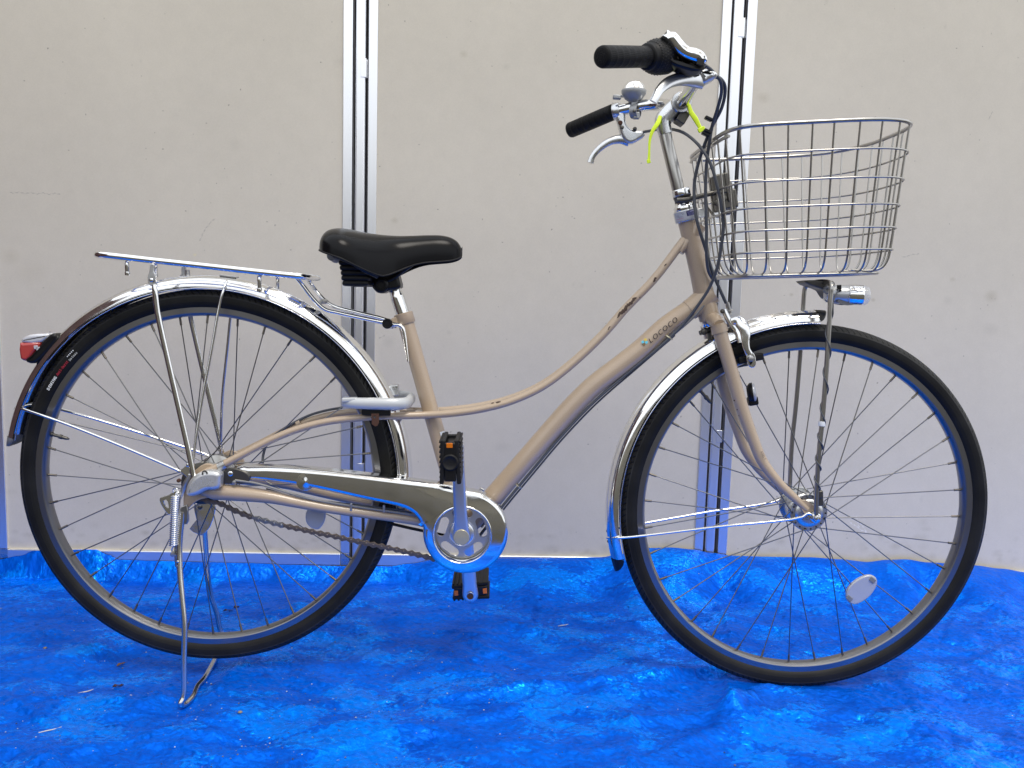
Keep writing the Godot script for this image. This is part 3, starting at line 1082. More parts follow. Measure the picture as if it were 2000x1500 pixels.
func make_wheels() -> void:
	var tm := tyre_material()
	for w in 2:
		var c := REAR if w == 0 else FRONT
		var f := wheel_frame(c)
		var s := Shape.new()
		var half := [Vector2(0.311, 0.0125), Vector2(0.3, 0.0127), Vector2(0.2983, 0.0119), Vector2(0.296, 0.0085), Vector2(0.2945, 0.004)]
		var prof := [Vector2(0.306, 0.0105), Vector2(0.3108, 0.0105)]
		prof.append_array(half)
		for i in range(half.size() - 1, -1, -1):
			prof.append(Vector2(half[i].x, -half[i].y))
		prof.append_array([Vector2(0.3108, -0.0105), Vector2(0.306, -0.0105)])
		lathe(s, f, prof, 144, 0.0, TAU, 0.9)
		var wheel := put("rear_wheel" if w == 0 else "front_wheel", s, M.rim_alloy)
		# tyre: a closed ring of rubber, slightly flattened where it stands
		s = Shape.new()
		var tp := []
		var side := [Vector2(0.3092, 0.0118), Vector2(0.3118, 0.0146), Vector2(0.316, 0.0168), Vector2(0.321, 0.0178), Vector2(0.3262, 0.0179), Vector2(0.3305, 0.0172), Vector2(0.3338, 0.0156), Vector2(0.337, 0.0128), Vector2(0.3393, 0.0096), Vector2(0.3408, 0.0055), Vector2(0.3415, 0.0)]
		for q in side:
			tp.append(q)
		for i in range(side.size() - 2, -1, -1):
			tp.append(Vector2(side[i].x, -side[i].y))
		lathe(s, f, tp, 160, 0.0, TAU, 0.5)
		if w == 1:
			for i in s.v.size():
				s.v[i].y = maxf(s.v[i].y, 0.0004)
		put("tyre", s, tm, wheel)
		# hub
		s = Shape.new()
		if w == 1:
			for q in [1.0, -1.0]:
				lathe(s, z_axis(c + Vector3(0, 0, 0.0285 * q)), [Vector2(0.014, -0.0016), Vector2(0.0335, -0.0016), Vector2(0.0345, 0.0), Vector2(0.0335, 0.0016), Vector2(0.014, 0.0016)], 40)
				lathe(s, z_axis(c + Vector3(0, 0, 0.0285 * q)), [Vector2(0.026, 0.0), Vector2(0.0255, 0.004 * q), Vector2(0.0215, 0.0075 * q), Vector2(0.018, 0.008 * q), Vector2(0.0172, 0.0105 * q), Vector2(0.011, 0.011 * q), Vector2(0.0, 0.011 * q)], 32)
			lathe(s, z_axis(c), [Vector2(0.0255, -0.0285), Vector2(0.026, -0.012), Vector2(0.0305, -0.009), Vector2(0.0305, 0.009), Vector2(0.026, 0.012), Vector2(0.0255, 0.0285)], 36)
		else:
			lathe(s, z_axis(c), [Vector2(0.0, -0.05), Vector2(0.034, -0.05), Vector2(0.036, -0.047), Vector2(0.036, -0.03), Vector2(0.03, -0.027), Vector2(0.022, -0.024), Vector2(0.022, 0.02), Vector2(0.034, 0.022), Vector2(0.0355, 0.0245), Vector2(0.034, 0.027), Vector2(0.02, 0.028), Vector2(0.016, 0.034), Vector2(0.0, 0.034)], 40)
		put("hub", s, M.alloy if w == 1 else M.steel, wheel)
		if w == 1:
			s = Shape.new()
			for q in [1.0, -1.0]:
				for k in 18:
					var a := TAU * (k + 0.5) / 18
					lathe(s, z_axis(on_wheel(c, a, 0.0302, 0.0285 * q + 0.0018 * q)), [Vector2(0, 0.0003 * q), Vector2(0.0017, 0.0003 * q)], 8)
			put("flange_holes", s, M.gap_black, wheel)
		else:
			s = Shape.new()
			for k in 9:
				var a := TAU * k / 9 + 0.2
				lathe(s, z_axis(on_wheel(c, a, 0.0285, 0.0276)), [Vector2(0, 0.0006), Vector2(0.0024, 0.0006)], 10)
			put("flange_holes", s, M.gap_black, wheel)
		# axle with nuts
		s = Shape.new()
		var ax := 0.064 if w == 1 else 0.078
		lathe(s, z_axis(c), [Vector2(0, -ax), Vector2(0.0048, -ax), Vector2(0.0048, ax), Vector2(0, ax)], 14)
		put("axle", s, M.zinc, wheel)
		# spokes, thirty-six, crossed three
		var fl: Array = [0.0302, 0.0285] if w == 1 else [0.031, 0.025]
		var phase := wheel_angle(c, 1598, 678) if w == 1 else wheel_angle(c, 407, 612)
		for k in 36:
			var a := phase + TAU * k / 36
			var near := 1.0 if k % 2 == 0 else -1.0
			var lead := 1.0 if (k / 2) % 2 == 0 else -1.0
			var z: float = fl[1] * near * (1.0 if near > 0 or w == 1 else 1.55) + 0.0022 * lead * near
			var p := on_wheel(c, a + lead * deg_to_rad(56.0 + 4.0 * sin(k * 2.3)), fl[0], z)
			var e := on_wheel(c, a, 0.2965, 0.002 * near)
			rod("spoke", p, e, 0.00105, M.spoke_steel, wheel)
			rod("nipple", e.lerp(p, 0.055), e, 0.0021, M.nipple_brass, wheel)
		# valve
		s = Shape.new()
		var va := wheel_angle(c, 100, 848) if w == 0 else wheel_angle(c, 1372, 768)
		var vd := (c - on_wheel(c, va, 0.3, 0)).normalized()
		var vp := on_wheel(c, va, 0.297, 0)
		lathe(s, axis_frame(vp, vp + vd), [Vector2(0.0044, 0), Vector2(0.0044, 0.004), Vector2(0.003, 0.005), Vector2(0.003, 0.016), Vector2(0.0042, 0.0165), Vector2(0.0042, 0.0215), Vector2(0.0034, 0.022), Vector2(0.0032, 0.029), Vector2(0.0015, 0.034), Vector2(0, 0.035)], 12)
		put("valve", s, M.dark_steel, wheel)
		# wheel reflector clipped between two spokes
		s = Shape.new()
		if w == 1:
			pad(s, flat_path([1652, 1158, 1660, 1142, 1678, 1128, 1698, 1122, 1710, 1128, 1712, 1139, 1704, 1156, 1690, 1170, 1668, 1180, 1655, 1174], 0.012), 0.008, 0.016, 0.003, 3, 3)
		else:
			pad(s, flat_path([600, 996, 617, 994, 635, 997, 636, 1010, 631, 1024, 622, 1033, 608, 1030, 598, 1018], 0.012), 0.008, 0.016, 0.003, 3, 3)
		put("spoke_reflector", s, reflector_material(), wheel)
		if w == 1:
			for q in [[1704, 1133], [1659, 1169]]:
				s = Shape.new()
				rbox(s, Transform3D(Basis(Vector3.BACK, 0.9), at(q[0], q[1], 0.0165)), Vector3(0.008, 0.011, 0.003), 0.0008)
				put("reflector_clip", s, M.grey_plastic, wheel)


func reflector_material() -> StandardMaterial3D:
	if M.has("prism_reflector"):
		return M.prism_reflector
	var side := 64
	var d := PackedByteArray()
	d.resize(side * side)
	for y in side:
		for x in side:
			d[y * side + x] = 240 if (x % 8 < 5) and (y % 8 < 5) else 175
	var m := mat("prism_reflector", Color(0.62, 0.65, 0.74), 0.25, 0.15)
	m.albedo_texture = ImageTexture.create_from_image(Image.create_from_data(side, side, false, Image.FORMAT_L8, d))
	m.uv1_triplanar = true
	m.uv1_scale = Vector3(64, 64, 64)
	m.clearcoat_enabled = true
	return m


# ---------------------------------------------------------------- frame
func tube_radius(px: float, z := 0.0) -> float:                 # a half-width in photograph pixels at depth z, in metres
	return px * (EYE.z - z) / F


func make_frame() -> void:
	# head tube and lugs
	var s := Shape.new()
	var ht := at(1343, 432, 0)
	var hb := at(1386, 624, 0)
	var hl := ht.distance_to(hb)
	var f := axis_frame(hb, ht)
	lathe(s, f, [Vector2(0.0155, 0.0), Vector2(0.0186, 0.0), Vector2(0.0188, 0.012), Vector2(0.0184, hl * 0.24), Vector2(0.0173, hl * 0.36), Vector2(0.0167, hl * 0.5), Vector2(0.0166, hl * 0.7), Vector2(0.0169, hl * 0.9), Vector2(0.0174, hl), Vector2(0.0155, hl)], 32, 0, TAU, 0.6)
	var frame := put("frame", s, M.paint)
	# down tube
	s = Shape.new()
	tube(s, path([1384, 575, 0, 1366, 592, 0, 1336, 612, 0, 1297, 640, 0, 1256, 678, 0, 1208, 716, 0, 1160, 753, 0, 1115, 797, 0, 1072, 845, 0, 1012, 914, 0, 969, 963, 0, 915, 1026, 0]), [0.0178, 0.0178, 0.0178, 0.018, 0.0183, 0.0186, 0.0188, 0.0188, 0.0186, 0.0184, 0.0184, 0.0184], 28, 5)
	put("down_tube", s, M.paint, frame)
	s = Shape.new()
	tube(s, path([1388, 572, 0, 1372, 586, 0, 1357, 598, 0, 1346, 606, 0]), [0.0215, 0.0205, 0.0196, 0.0192], 28, 4)
	put("lower_lug", s, M.paint, frame)
	# twin top tubes that run on as seat stays
	var near := path([1337, 468, 0.004, 1327, 482, 0.0065, 1279, 545, 0.0075, 1222, 604, 0.009, 1186, 646, 0.0105, 1122, 708, 0.014, 1062, 754, 0.018, 1000, 783, 0.0215, 940, 799, 0.0235, 880, 807.5, 0.0245, 830, 810.5, 0.026, 770, 812.5, 0.036, 708, 815.5, 0.044, 636, 824, 0.05, 576, 840, 0.055, 528, 860, 0.059, 468, 891, 0.063, 432, 909, 0.066, 405, 920, 0.068, 390, 926, 0.069])
	var rr := [0.0068, 0.0066, 0.0066, 0.0066, 0.0066, 0.0066, 0.0066, 0.0066, 0.0066, 0.0066, 0.0066, 0.0064, 0.0063, 0.0063, 0.0065, 0.0066, 0.0068, 0.007, 0.0055, 0.004]
	for q in 2:
		s = Shape.new()
		tube(s, near if q == 0 else mirror(near), rr, 16, 5)
		put("top_stay", s, M.paint, frame)
	s = Shape.new()
	tube(s, path([1362, 440, 0, 1350, 462, 0, 1337, 478, 0, 1326, 491, 0]), [0.0165, 0.0125, 0.0098, 0.0092], 20, 5, false, 1.3, Vector3.UP)
	put("upper_lug", s, M.paint, frame)
	# seat tube and its clamp collar
	s = Shape.new()
	var st := at(790.5, 622, 0)
	var sb := at(907, 1035, 0)
	tube(s, [st, sb], 0.0146, 26, 1)
	put("seat_tube", s, M.paint, frame)
	s = Shape.new()
	var sf := axis_frame(at(793.5, 632.5, 0), at(787.5, 611.5, 0))
	var ch := at(793.5, 632.5, 0).distance_to(at(787.5, 611.5, 0))
	lathe(s, sf, [Vector2(0.0125, 0), Vector2(0.0164, 0), Vector2(0.0172, 0.001), Vector2(0.0172, ch - 0.001), Vector2(0.0163, ch), Vector2(0.0125, ch)], 28)
	pad(s, flat_path([780, 615, 766, 622, 759, 628, 762, 640, 783, 637], 0), -0.012, 0.012, 0.003, 3)
	put("seat_collar", s, M.paint, frame)
	# bottom bracket shell
	s = Shape.new()
	var bb := bb_at()
	lathe(s, z_axis(bb), [Vector2(0, -0.036), Vector2(0.0205, -0.036), Vector2(0.0215, -0.034), Vector2(0.0215, 0.034), Vector2(0.0205, 0.036), Vector2(0, 0.036)], 30)
	put("bottom_bracket", s, M.paint, frame)
	# chain stays
	var cs := path([856, 1026, 0.022, 808, 1015, 0.027, 724, 1003.5, 0.036, 640, 992, 0.044, 580, 981, 0.049, 530, 971, 0.054, 470, 963.5, 0.058, 420, 960, 0.06, 396, 958, 0.061])
	for q in 2:
		s = Shape.new()
		tube(s, cs if q == 0 else mirror(cs), [0.0098, 0.0095, 0.0092, 0.009, 0.0098, 0.0112, 0.0138, 0.0145, 0.009], 20, 5)
		put("chain_stay", s, M.paint, frame)
	# dropout plates
	s = Shape.new()
	pad(s, flat_path([402, 905, 424, 912, 436, 936, 432, 962, 420, 970, 396, 974, 380, 982, 366, 996, 362, 1000, 359, 980, 362, 955, 376, 925], 0.062), 0.058, 0.065, 0.0016, 3, 3)
	put("dropout", s, M.paint, frame)
	s = Shape.new()
	pad(s, flat_path([402, 905, 424, 912, 436, 936, 432, 962, 420, 970, 396, 974, 380, 982, 366, 996, 362, 1000, 359, 980, 362, 955, 376, 925], 0.062), -0.065, -0.058, 0.0016, 3, 3)
	put("dropout", s, M.paint, frame)
	# bridge plate between the stays behind the seat tube
	s = Shape.new()
	rbox(s, Transform3D(Basis.IDENTITY, at(826, 806, 0)), Vector3(0.03, 0.006, 0.062), 0.002)
	put("stay_bridge", s, M.paint, frame)
	s = Shape.new()
	var lp := at(865.5, 850, 0.0148)
	rbox(s, Transform3D(Basis(Vector3.BACK, 0.3), lp), Vector3(0.009, 0.014, 0.0008), 0.0003)
	put("paper_label", s, M.print_white, frame)
	# places where the paint is chipped to bare metal
	for q in [[1224, 601, 18, 4.6, 0.78], [1236, 588, 10, 3.6, 0.8], [1212, 612, 12, 3.4, 0.6], [1299, 518.5, 3.2, 1.7, 0.4], [1278, 547, 5.5, 3.1, 0.9], [1249, 582, 1.6, 1.3, 0.8], [1189, 641, 4.5, 1.4, 0.9], [962, 787, 3, 1.4, 0.1], [973, 785, 5, 1.8, 0.1]]:
		paint_chip(frame, near, q[0], q[1], q[2], q[3], q[4])
	for q in [[1434, 782, 1.6, 1.6], [1440, 800, 1.4, 1.2], [1410, 664, 1.3, 2.4], [1443, 812, 1.0, 1.0]]:
		var cs2 := Shape.new()
		lathe(cs2, z_axis(at(q[0], q[1], 0.0475)), [Vector2(0, 0.0012), Vector2(tube_radius(q[2]), 0.0004)], 7)
		put("paint_chip", cs2, M.bare_steel, frame)


func paint_chip(parent: Node, line: Array, u: float, v: float, len_px: float, wide_px: float, tilt: float) -> void:
	# a jagged flake lying on the near face of the upper tube
	var c := at(u, v, 0.008)
	var best := 1e9
	var dir := Vector3.RIGHT
	var on := c
	for i in line.size() - 1:
		var q := Geometry3D.get_closest_point_to_segment(c, line[i], line[i + 1])
		if q.distance_to(c) < best:
			best = q.distance_to(c)
			dir = (line[i + 1] - line[i]).normalized()
			on = q
	var toward := (EYE - on).normalized()
	var side := dir.cross(toward).normalized()
	var out := side.cross(dir).normalized()
	var r := 0.0067
	var off := (c - on).dot(side)
	var s := Shape.new()
	var k := 14
	var L := tube_radius(len_px)
	var W := tube_radius(wide_px)
	var row := []
	for i in k + 1:
		var t := lerpf(-1.0, 1.0, float(i) / k)
		var env := sqrt(maxf(0.0, 1.0 - t * t))
		var mid := off + W * 0.45 * sin(t * 2.6 + tilt * 3.0) * tilt
		var a := mid - W * env * rng.randf_range(0.35, 1.0)
		var b := mid + W * env * rng.randf_range(0.35, 1.0)
		var line2 := []
		for j in 5:
			var d := clampf(lerpf(a, b, j / 4.0), -r * 0.97, r * 0.97)
			var h := sqrt(maxf(0.0, (r + 0.00025) * (r + 0.00025) - d * d))
			line2.append([on + dir * t * L + side * d + out * h, (side * d + out * h).normalized()])
		row.append(line2)
	for i in k:
		for j in 4:
			var A: Array = row[i][j]
			var B: Array = row[i][j + 1]
			var C: Array = row[i + 1][j + 1]
			var D: Array = row[i + 1][j]
			s.quad(A[0], B[0], C[0], D[0], A[1], B[1], C[1], D[1])
	put("paint_chip", s, M.bare_steel, parent)


func bb_at() -> Vector3:
	var p := at(901, 1050, 0.075)
	return Vector3(p.x, p.y, 0)


func make_fork() -> void:
	var near := path([1404, 640, 0.036, 1410, 662, 0.037, 1427, 720, 0.039, 1447, 790, 0.042, 1472, 861, 0.045, 1489, 901, 0.047, 1520, 942, 0.05, 1550, 971, 0.053, 1570, 989, 0.054, 1577, 995, 0.055])
	var r := [0.0122, 0.0124, 0.0122, 0.0116, 0.0102, 0.0097, 0.0085, 0.0072, 0.0062, 0.005]
	# crown
	var s := Shape.new()
	var a := near[0] as Vector3
	tube(s, [Vector3(a.x, a.y + 0.004, -0.036), Vector3(a.x - 0.004, a.y + 0.012, -0.02), Vector3(a.x - 0.005, a.y + 0.014, 0), Vector3(a.x - 0.004, a.y + 0.012, 0.02), Vector3(a.x, a.y + 0.004, 0.036)], [0.0115, 0.0135, 0.0145, 0.0135, 0.0115], 20, 4)
	var fork := put("fork", s, M.paint)
	for q in 2:
		s = Shape.new()
		tube(s, near if q == 0 else mirror(near), r, 20, 5)
		put("blade", s, M.paint, fork)
		# the pointed crown lug wrapped round the top of the blade
		s = Shape.new()
		var f := axis_frame(near[1], near[0])
		if q == 1:
			f = axis_frame(mirror([near[1]])[0], mirror([near[0]])[0])
		var L: float = near[0].distance_to(near[1])
		var seg := 28
		for i in seg:
			var b0 := TAU * i / seg
			var b1 := TAU * (i + 1) / seg
			var pts := []
			for b in [b0, b1]:
				var d := Vector3(cos(b), 0, sin(b))
				# the point of the lug is on the outer side
				var outer := d.z if q == 0 else -d.z
				var low := L * 0.55 - 0.014 * maxf(0.0, outer) * maxf(0.0, outer)
				pts.append([f * (d * 0.0136 + Vector3.UP * low), f * (d * 0.0146 + Vector3.UP * (low + 0.001)), f * (d * 0.0142 + Vector3.UP * (L + 0.003)), f * (d * 0.0105 + Vector3.UP * (L + 0.007)), f.basis * d])
			for e in 3:
				s.quad(pts[0][e], pts[1][e], pts[1][e + 1], pts[0][e + 1], pts[0][4], pts[1][4], pts[1][4], pts[0][4])
			s.tri(pts[0][3], pts[1][3], f * (Vector3.UP * (L + 0.008)), f.basis.y, f.basis.y, f.basis.y)
		put("crown_lug", s, M.paint, fork)
		# dropout tab
		s = Shape.new()
		var z := 0.055 if q == 0 else -0.055
		pad(s, flat_path([1560, 982, 1571, 976, 1582, 982, 1597, 995, 1602, 1006, 1595, 1016, 1582, 1014, 1566, 997], 0.055), z - 0.0025, z + 0.0025, 0.001, 2, 3)
		put("fork_end", s, M.paint, fork)
	# headset lower race
	s = Shape.new()
	var f2 := axis_frame(at(1392, 632, 0), at(1388, 616, 0))
	lathe(s, f2, [Vector2(0.012, -0.005), Vector2(0.0185, -0.004), Vector2(0.021, -0.001), Vector2(0.0213, 0.005), Vector2(0.0205, 0.0085), Vector2(0.017, 0.0105), Vector2(0.012, 0.0105)], 36, 0, TAU, 0.5)
	put("crown_race", s, M.bright_chrome, fork)
	# axle nut, washer
	s = Shape.new()
	var ax := FRONT + Vector3(0, 0, 0.057)
	lathe(s, z_axis(ax), [Vector2(0, 0), Vector2(0.0115, 0), Vector2(0.0115, 0.0018), Vector2(0.0092, 0.002), Vector2(0.009, 0.0085), Vector2(0.0072, 0.0092), Vector2(0.0068, 0.0125), Vector2(0.0045, 0.0158), Vector2(0, 0.0168)], 24)
	put("axle_nut", s, M.polished_alloy, fork)
	s = Shape.new()
	lathe(s, z_axis(FRONT + Vector3(0, 0, -0.057)), [Vector2(0, 0), Vector2(0.0115, 0), Vector2(0.0095, -0.0085), Vector2(0.0045, -0.0155), Vector2(0, -0.0165)], 18)
	put("axle_nut", s, M.polished_alloy, fork)
	# mudguard bolt and bracket behind the crown
	round_bolt("brake_nut", at(1374, 648, 0.012), 0.0058, 0.006, M.dark_steel, fork)
	s = Shape.new()
	tube(s, path([1366, 651, 0, 1380, 646, 0, 1396, 642, 0]), [0.0042, 0.0052, 0.006], 12, 3)
	tube(s, path([1385, 650, 0.006, 1385, 668, 0.006, 1378, 676, 0.006, 1356, 690, 0.006]), [0.0038, 0.0038, 0.0036, 0.0034], 8, 3, false, 2.2, Vector3.UP)
	put("fender_bracket", s, M.dark_steel, fork)


# ---------------------------------------------------------------- mudguards
func make_fenders() -> void:
	for w in 2:
		var c := REAR if w == 0 else FRONT
		var a0 := wheel_angle(c, 806, 1000) if w == 0 else wheel_angle(c, 1592, 622)
		var a1 := wheel_angle(c, 30, 852) if w == 0 else wheel_angle(c, 1207, 1088)
		var outer := []
		var inner := []
		for i in 17:
			var t := lerpf(-1.0, 1.0, i / 16.0)
			var b := t * 1.42
			var r := 0.3395 + 0.0255 * pow(maxf(cos(b), 0.0), 0.62)
			var z := 0.0262 * sin(b) / sin(1.42)
			if absf(t) < 0.24:
				r += 0.0012
			outer.append(Vector2(r, z))
			inner.append(Vector2(r - 0.0012, z * 0.965))
		var prof := outer.duplicate()
		inner.reverse()
		prof.append_array(inner)
		prof.append(outer[0])
		var s := Shape.new()
		sheet_ring(s, c, outer, a0, a1, 1.0, 110)
		sheet_ring(s, c, inner, a0, a1, -1.0, 110)
		var fender := put("rear_fender" if w == 0 else "front_fender", s, M.bright_chrome)
		# rolled edges
		s = Shape.new()
		for q in [1.0, -1.0]:
			var pts := []
			for i in 61:
				pts.append(on_wheel(c, lerpf(a0, a1, i / 60.0), 0.3432, 0.0262 * q))
			tube(s, pts, 0.0011, 6, 1)
		put("rolled_edge", s, M.chrome, fender)
		# black tip at the low end
		s = Shape.new()
		tip(s, c, outer, a1, 0.062 if w == 0 else 0.075)
		put("mud_flap", s, M.black_plastic if w == 1 else M.grey_plastic, fender)
		if w == 1:
			s = Shape.new()
			tip(s, c, outer, a0, -0.052)
			put("nose_tip", s, M.black_plastic, fender)
	# stays
	var fp := path([1590, 1006, 0.062, 1578, 1003, 0.061, 1566, 1010, 0.06, 1400, 1029, 0.048, 1240, 1048, 0.034, 1206, 1050.5, 0.0275, 1193, 1050, 0.012])
	var end := on_wheel(FRONT, wheel_angle(FRONT, 1190, 1049), 0.3665, 0)
	for q in 1:
		var s := Shape.new()
		var pts := fp.duplicate()
		pts.append(Vector3(end.x, end.y, 0))
		var far := mirror(fp)
		far.reverse()
		pts.append_array(far)
		tube(s, pts, 0.0024, 12, 5)
		put("fender_stay", s, M.bright_chrome)
	for q in [[1188, 1037], [1190, 1057]]:
		var s := Shape.new()
		lathe(s, axis_frame(at(q[0] + 4, q[1], 0.0), at(q[0] - 4, q[1], 0.0)), [Vector2(0, 0), Vector2(0.0035, 0), Vector2(0.0035, 0.006), Vector2(0.002, 0.0075), Vector2(0, 0.008)], 10)
		put("stay_bolt", s, M.dark_steel)
	var rp := path([352, 921, 0.07, 340, 915, 0.069, 240, 872, 0.055, 130, 828, 0.04, 60, 804, 0.03, 34, 796, 0.018])
	var rend := on_wheel(REAR, wheel_angle(REAR, 27, 798), 0.3668, 0)
	var s2 := Shape.new()
	var pts2 := rp.duplicate()
	pts2.append(rend)
	var far2 := mirror(rp)
	far2.reverse()
	pts2.append_array(far2)
	tube(s2, pts2, 0.0026, 12, 5)
	put("fender_stay", s2, M.bright_chrome)
	# the pair of stays that drop from the top of the rear mudguard
	var tp := path([376, 925, 0.072, 378, 895, 0.07, 393, 790, 0.055, 412, 690, 0.043, 428, 600, 0.034, 436, 568, 0.031, 442, 552, 0.022, 445, 547.5, 0.008])
	s2 = Shape.new()
	var pts3 := tp.duplicate()
	var far3 := mirror(tp)
	far3.reverse()
	pts3.append_array(far3)
	tube(s2, pts3, 0.0027, 12, 5)
	put("fender_stay", s2, M.chrome)
	s2 = Shape.new()
	var ta := wheel_angle(REAR, 447, 547)
	rbox(s2, Transform3D(Basis(Vector3.BACK, ta), on_wheel(REAR, ta, 0.3672, 0)), Vector3(0.03, 0.003, 0.014), 0.001)
	put("stay_clip", s2, M.zinc)


func sheet_ring(s: Shape, c: Vector3, prof: Array, a0: float, a1: float, sgn: float, seg: int) -> void:
	var k := prof.size()
	var nn := []
	for i in k:
		var d: Vector2 = (prof[mini(i + 1, k - 1)] - prof[maxi(i - 1, 0)]).normalized()
		var q := Vector2(d.y, -d.x)
		if q.x * sgn < 0.0 and absf(q.x) > 0.02:
			q = -q
		elif absf(q.x) <= 0.02 and q.y * prof[i].y * sgn < 0.0:
			q = -q
		nn.append(q)
	for j in seg:
		var b0 := lerpf(a0, a1, float(j) / seg)
		var b1 := lerpf(a0, a1, float(j + 1) / seg)
		for i in k - 1:
			var ps := []
			var ns := []
			for e in [[i, b0], [i + 1, b0], [i + 1, b1], [i, b1]]:
				ps.append(on_wheel(c, e[1], prof[e[0]].x, prof[e[0]].y))
				ns.append(Vector3(-sin(e[1]) * nn[e[0]].x, cos(e[1]) * nn[e[0]].x, nn[e[0]].y))
			s.quad(ps[0], ps[1], ps[2], ps[3], ns[0], ns[1], ns[2], ns[3])


func tip(s: Shape, c: Vector3, prof: Array, a: float, reach: float) -> void:
	# a tongue that narrows to a point, following the mudguard's section
	var rows := 8
	for layer in [0.0006, -0.0014]:
		for j in rows:
			for i in prof.size() - 1:
				var ps := []
				for e in [[i, j], [i + 1, j], [i + 1, j + 1], [i, j + 1]]:
					var t := float(e[1]) / rows
					var k := sqrt(maxf(0.0, 1.0 - t * t)) * 0.97 + 0.03
					var q: Vector2 = prof[e[0]]
					var rr := 0.3662 - (0.3662 - q.x) * k * k
					ps.append(on_wheel(c, a + reach * t - reach * 0.1, rr + layer, q.y * k * 1.01))
				var o: Vector3 = (ps[0] - c).normalized() * (1.0 if layer > 0.0 else -1.0)
				s.flat(ps[0], ps[1], ps[2], o)
				s.flat(ps[0], ps[2], ps[3], o)


# ---------------------------------------------------------------- rear axle, hub gear fittings
func make_rear_end() -> void:
	# cast cover over the gear cable bell crank
	var s := Shape.new()
	pad(s, flat_path([363, 958, 366, 946, 376, 932, 392, 922, 408, 919, 424, 921, 431, 926, 431, 938, 429, 952, 420, 957, 404, 958, 388, 966, 372, 970, 364, 967], 0.088), 0.066, 0.092, 0.0085, 6, 3)
	var cover := put("gear_cover", s, M.cast_silver)
	s = Shape.new()
	lathe(s, z_axis(at(400, 924.5, 0.0905)), [Vector2(0.0028, 0), Vector2(0.0052, 0), Vector2(0.0052, 0.001), Vector2(0.0028, 0.001)], 18)
	put("cover_mark", s, M.dark_steel, cover)
	# clamp on the stay
	s = Shape.new()
	var a := at(441, 906, 0.0655)
	var b := at(428, 912.5, 0.066)
	lathe(s, axis_frame(b, a), [Vector2(0.0072, 0), Vector2(0.0085, 0), Vector2(0.0085, a.distance_to(b)), Vector2(0.0072, a.distance_to(b))], 18)
	put("stay_clamp", s, M.zinc)
	# the plate that carries the mudguard and rack stays
	s = Shape.new()
	pad(s, flat_path([364, 908, 369, 911, 373, 928, 370, 934, 357, 925, 350, 920, 358, 914], 0.073), 0.071, 0.0745, 0.001, 2, 2)
	var plate := put("stay_plate", s, M.bright_chrome)
	round_bolt("bolt", at(367.5, 908, 0.0745), 0.0034, 0.003, M.polished_alloy, plate)
	round_bolt("bolt", at(350.5, 921, 0.0745), 0.0026, 0.003, M.polished_alloy, plate)
	# chain tensioner arm and eye
	s = Shape.new()
	tube(s, path([371, 928, 0.076, 362, 944, 0.076, 356, 960, 0.074, 345, 985, 0.072]), [0.0036, 0.004, 0.004, 0.003], 10, 3, false, 0.6, Vector3.BACK)
	put("axle_strap", s, M.zinc)
	s = Shape.new()
	pad(s, flat_path([313, 972, 330, 966, 345, 957, 352, 962, 348, 980, 337, 1002, 330, 1005, 318, 990, 313, 980], 0.074), 0.072, 0.076, 0.001, 2, 2, flat_path([319, 978, 325, 975, 329, 980, 331, 992, 327, 992, 321, 985], 0.074))
	put("stand_lever", s, M.bright_chrome)
	round_bolt("rusty_bolt", at(350, 938, 0.07), 0.0034, 0.006, M.rust, bike)
	# bracket that the gear cover screws to, with its screw
	s = Shape.new()
	pad(s, flat_path([431, 928, 446, 915, 470, 918, 486, 928, 486, 942, 455, 945, 431, 942], 0.066), 0.06, 0.067, 0.0015, 2, 2)
	var br := put("gear_bracket", s, M.dark_steel)
	round_bolt("screw", at(450, 925, 0.067), 0.0046, 0.0025, M.polished_alloy, br)
	round_bolt("screw", at(458, 942, 0.067), 0.004, 0.004, M.zinc, br)
	# frame lock: a flat horseshoe round the wheel
	var y0 := at(735, 788, 0.055).y
	var line := []
	for q in [[672, 0.052], [690, 0.0575], [730, 0.0585], [770, 0.056], [788, 0.046], [797, 0.028], [800, 0.0]]:
		var p := at(q[0], 788, q[1])
		line.append(Vector3(p.x, y0, q[1]))
	var far := mirror(line)
	far.reverse()
	line.append_array(far.slice(1))
	s = Shape.new()
	tube(s, line, [0.0078, 0.0098, 0.0105, 0.0105, 0.0105, 0.0105, 0.0105, 0.0105, 0.0105, 0.0105, 0.0105, 0.0098, 0.0078], 18, 6, false, 0.72, Vector3.UP)
	var lock := put("frame_lock", s, M.lock_silver)
	s = Shape.new()
	rbox(s, Transform3D(Basis(Vector3.BACK, 0.06), at(683, 780.5, 0.055)), Vector3(0.026, 0.0075, 0.016), 0.0025, true)
	put("lever_stop", s, M.lock_silver, lock)
	s = Shape.new()
	rbox(s, Transform3D(Basis(Vector3.BACK, 0.1), at(770, 762, -0.02)), Vector3(0.017, 0.02, 0.018), 0.002, true)
	rbox(s, Transform3D(Basis(Vector3.BACK, 0.1), at(762, 771, -0.02)), Vector3(0.014, 0.008, 0.012), 0.002)
	put("lock_bracket", s, M.alloy, lock)
	s = Shape.new()
	rbox(s, Transform3D(Basis.IDENTITY, at(735, 805, 0.052)), Vector3(0.05, 0.01, 0.012), 0.001)
	put("mount", s, M.black_plastic, lock)
	s = Shape.new()
	pad(s, flat_path([725, 808, 740, 808, 740, 826, 737, 832, 732, 833, 726, 828], 0.06), 0.058, 0.061, 0.0008, 2, 1, flat_path([729, 812, 734, 812, 734, 817, 729, 817], 0.06))
	put("rusty_strap", s, M.rust, lock)


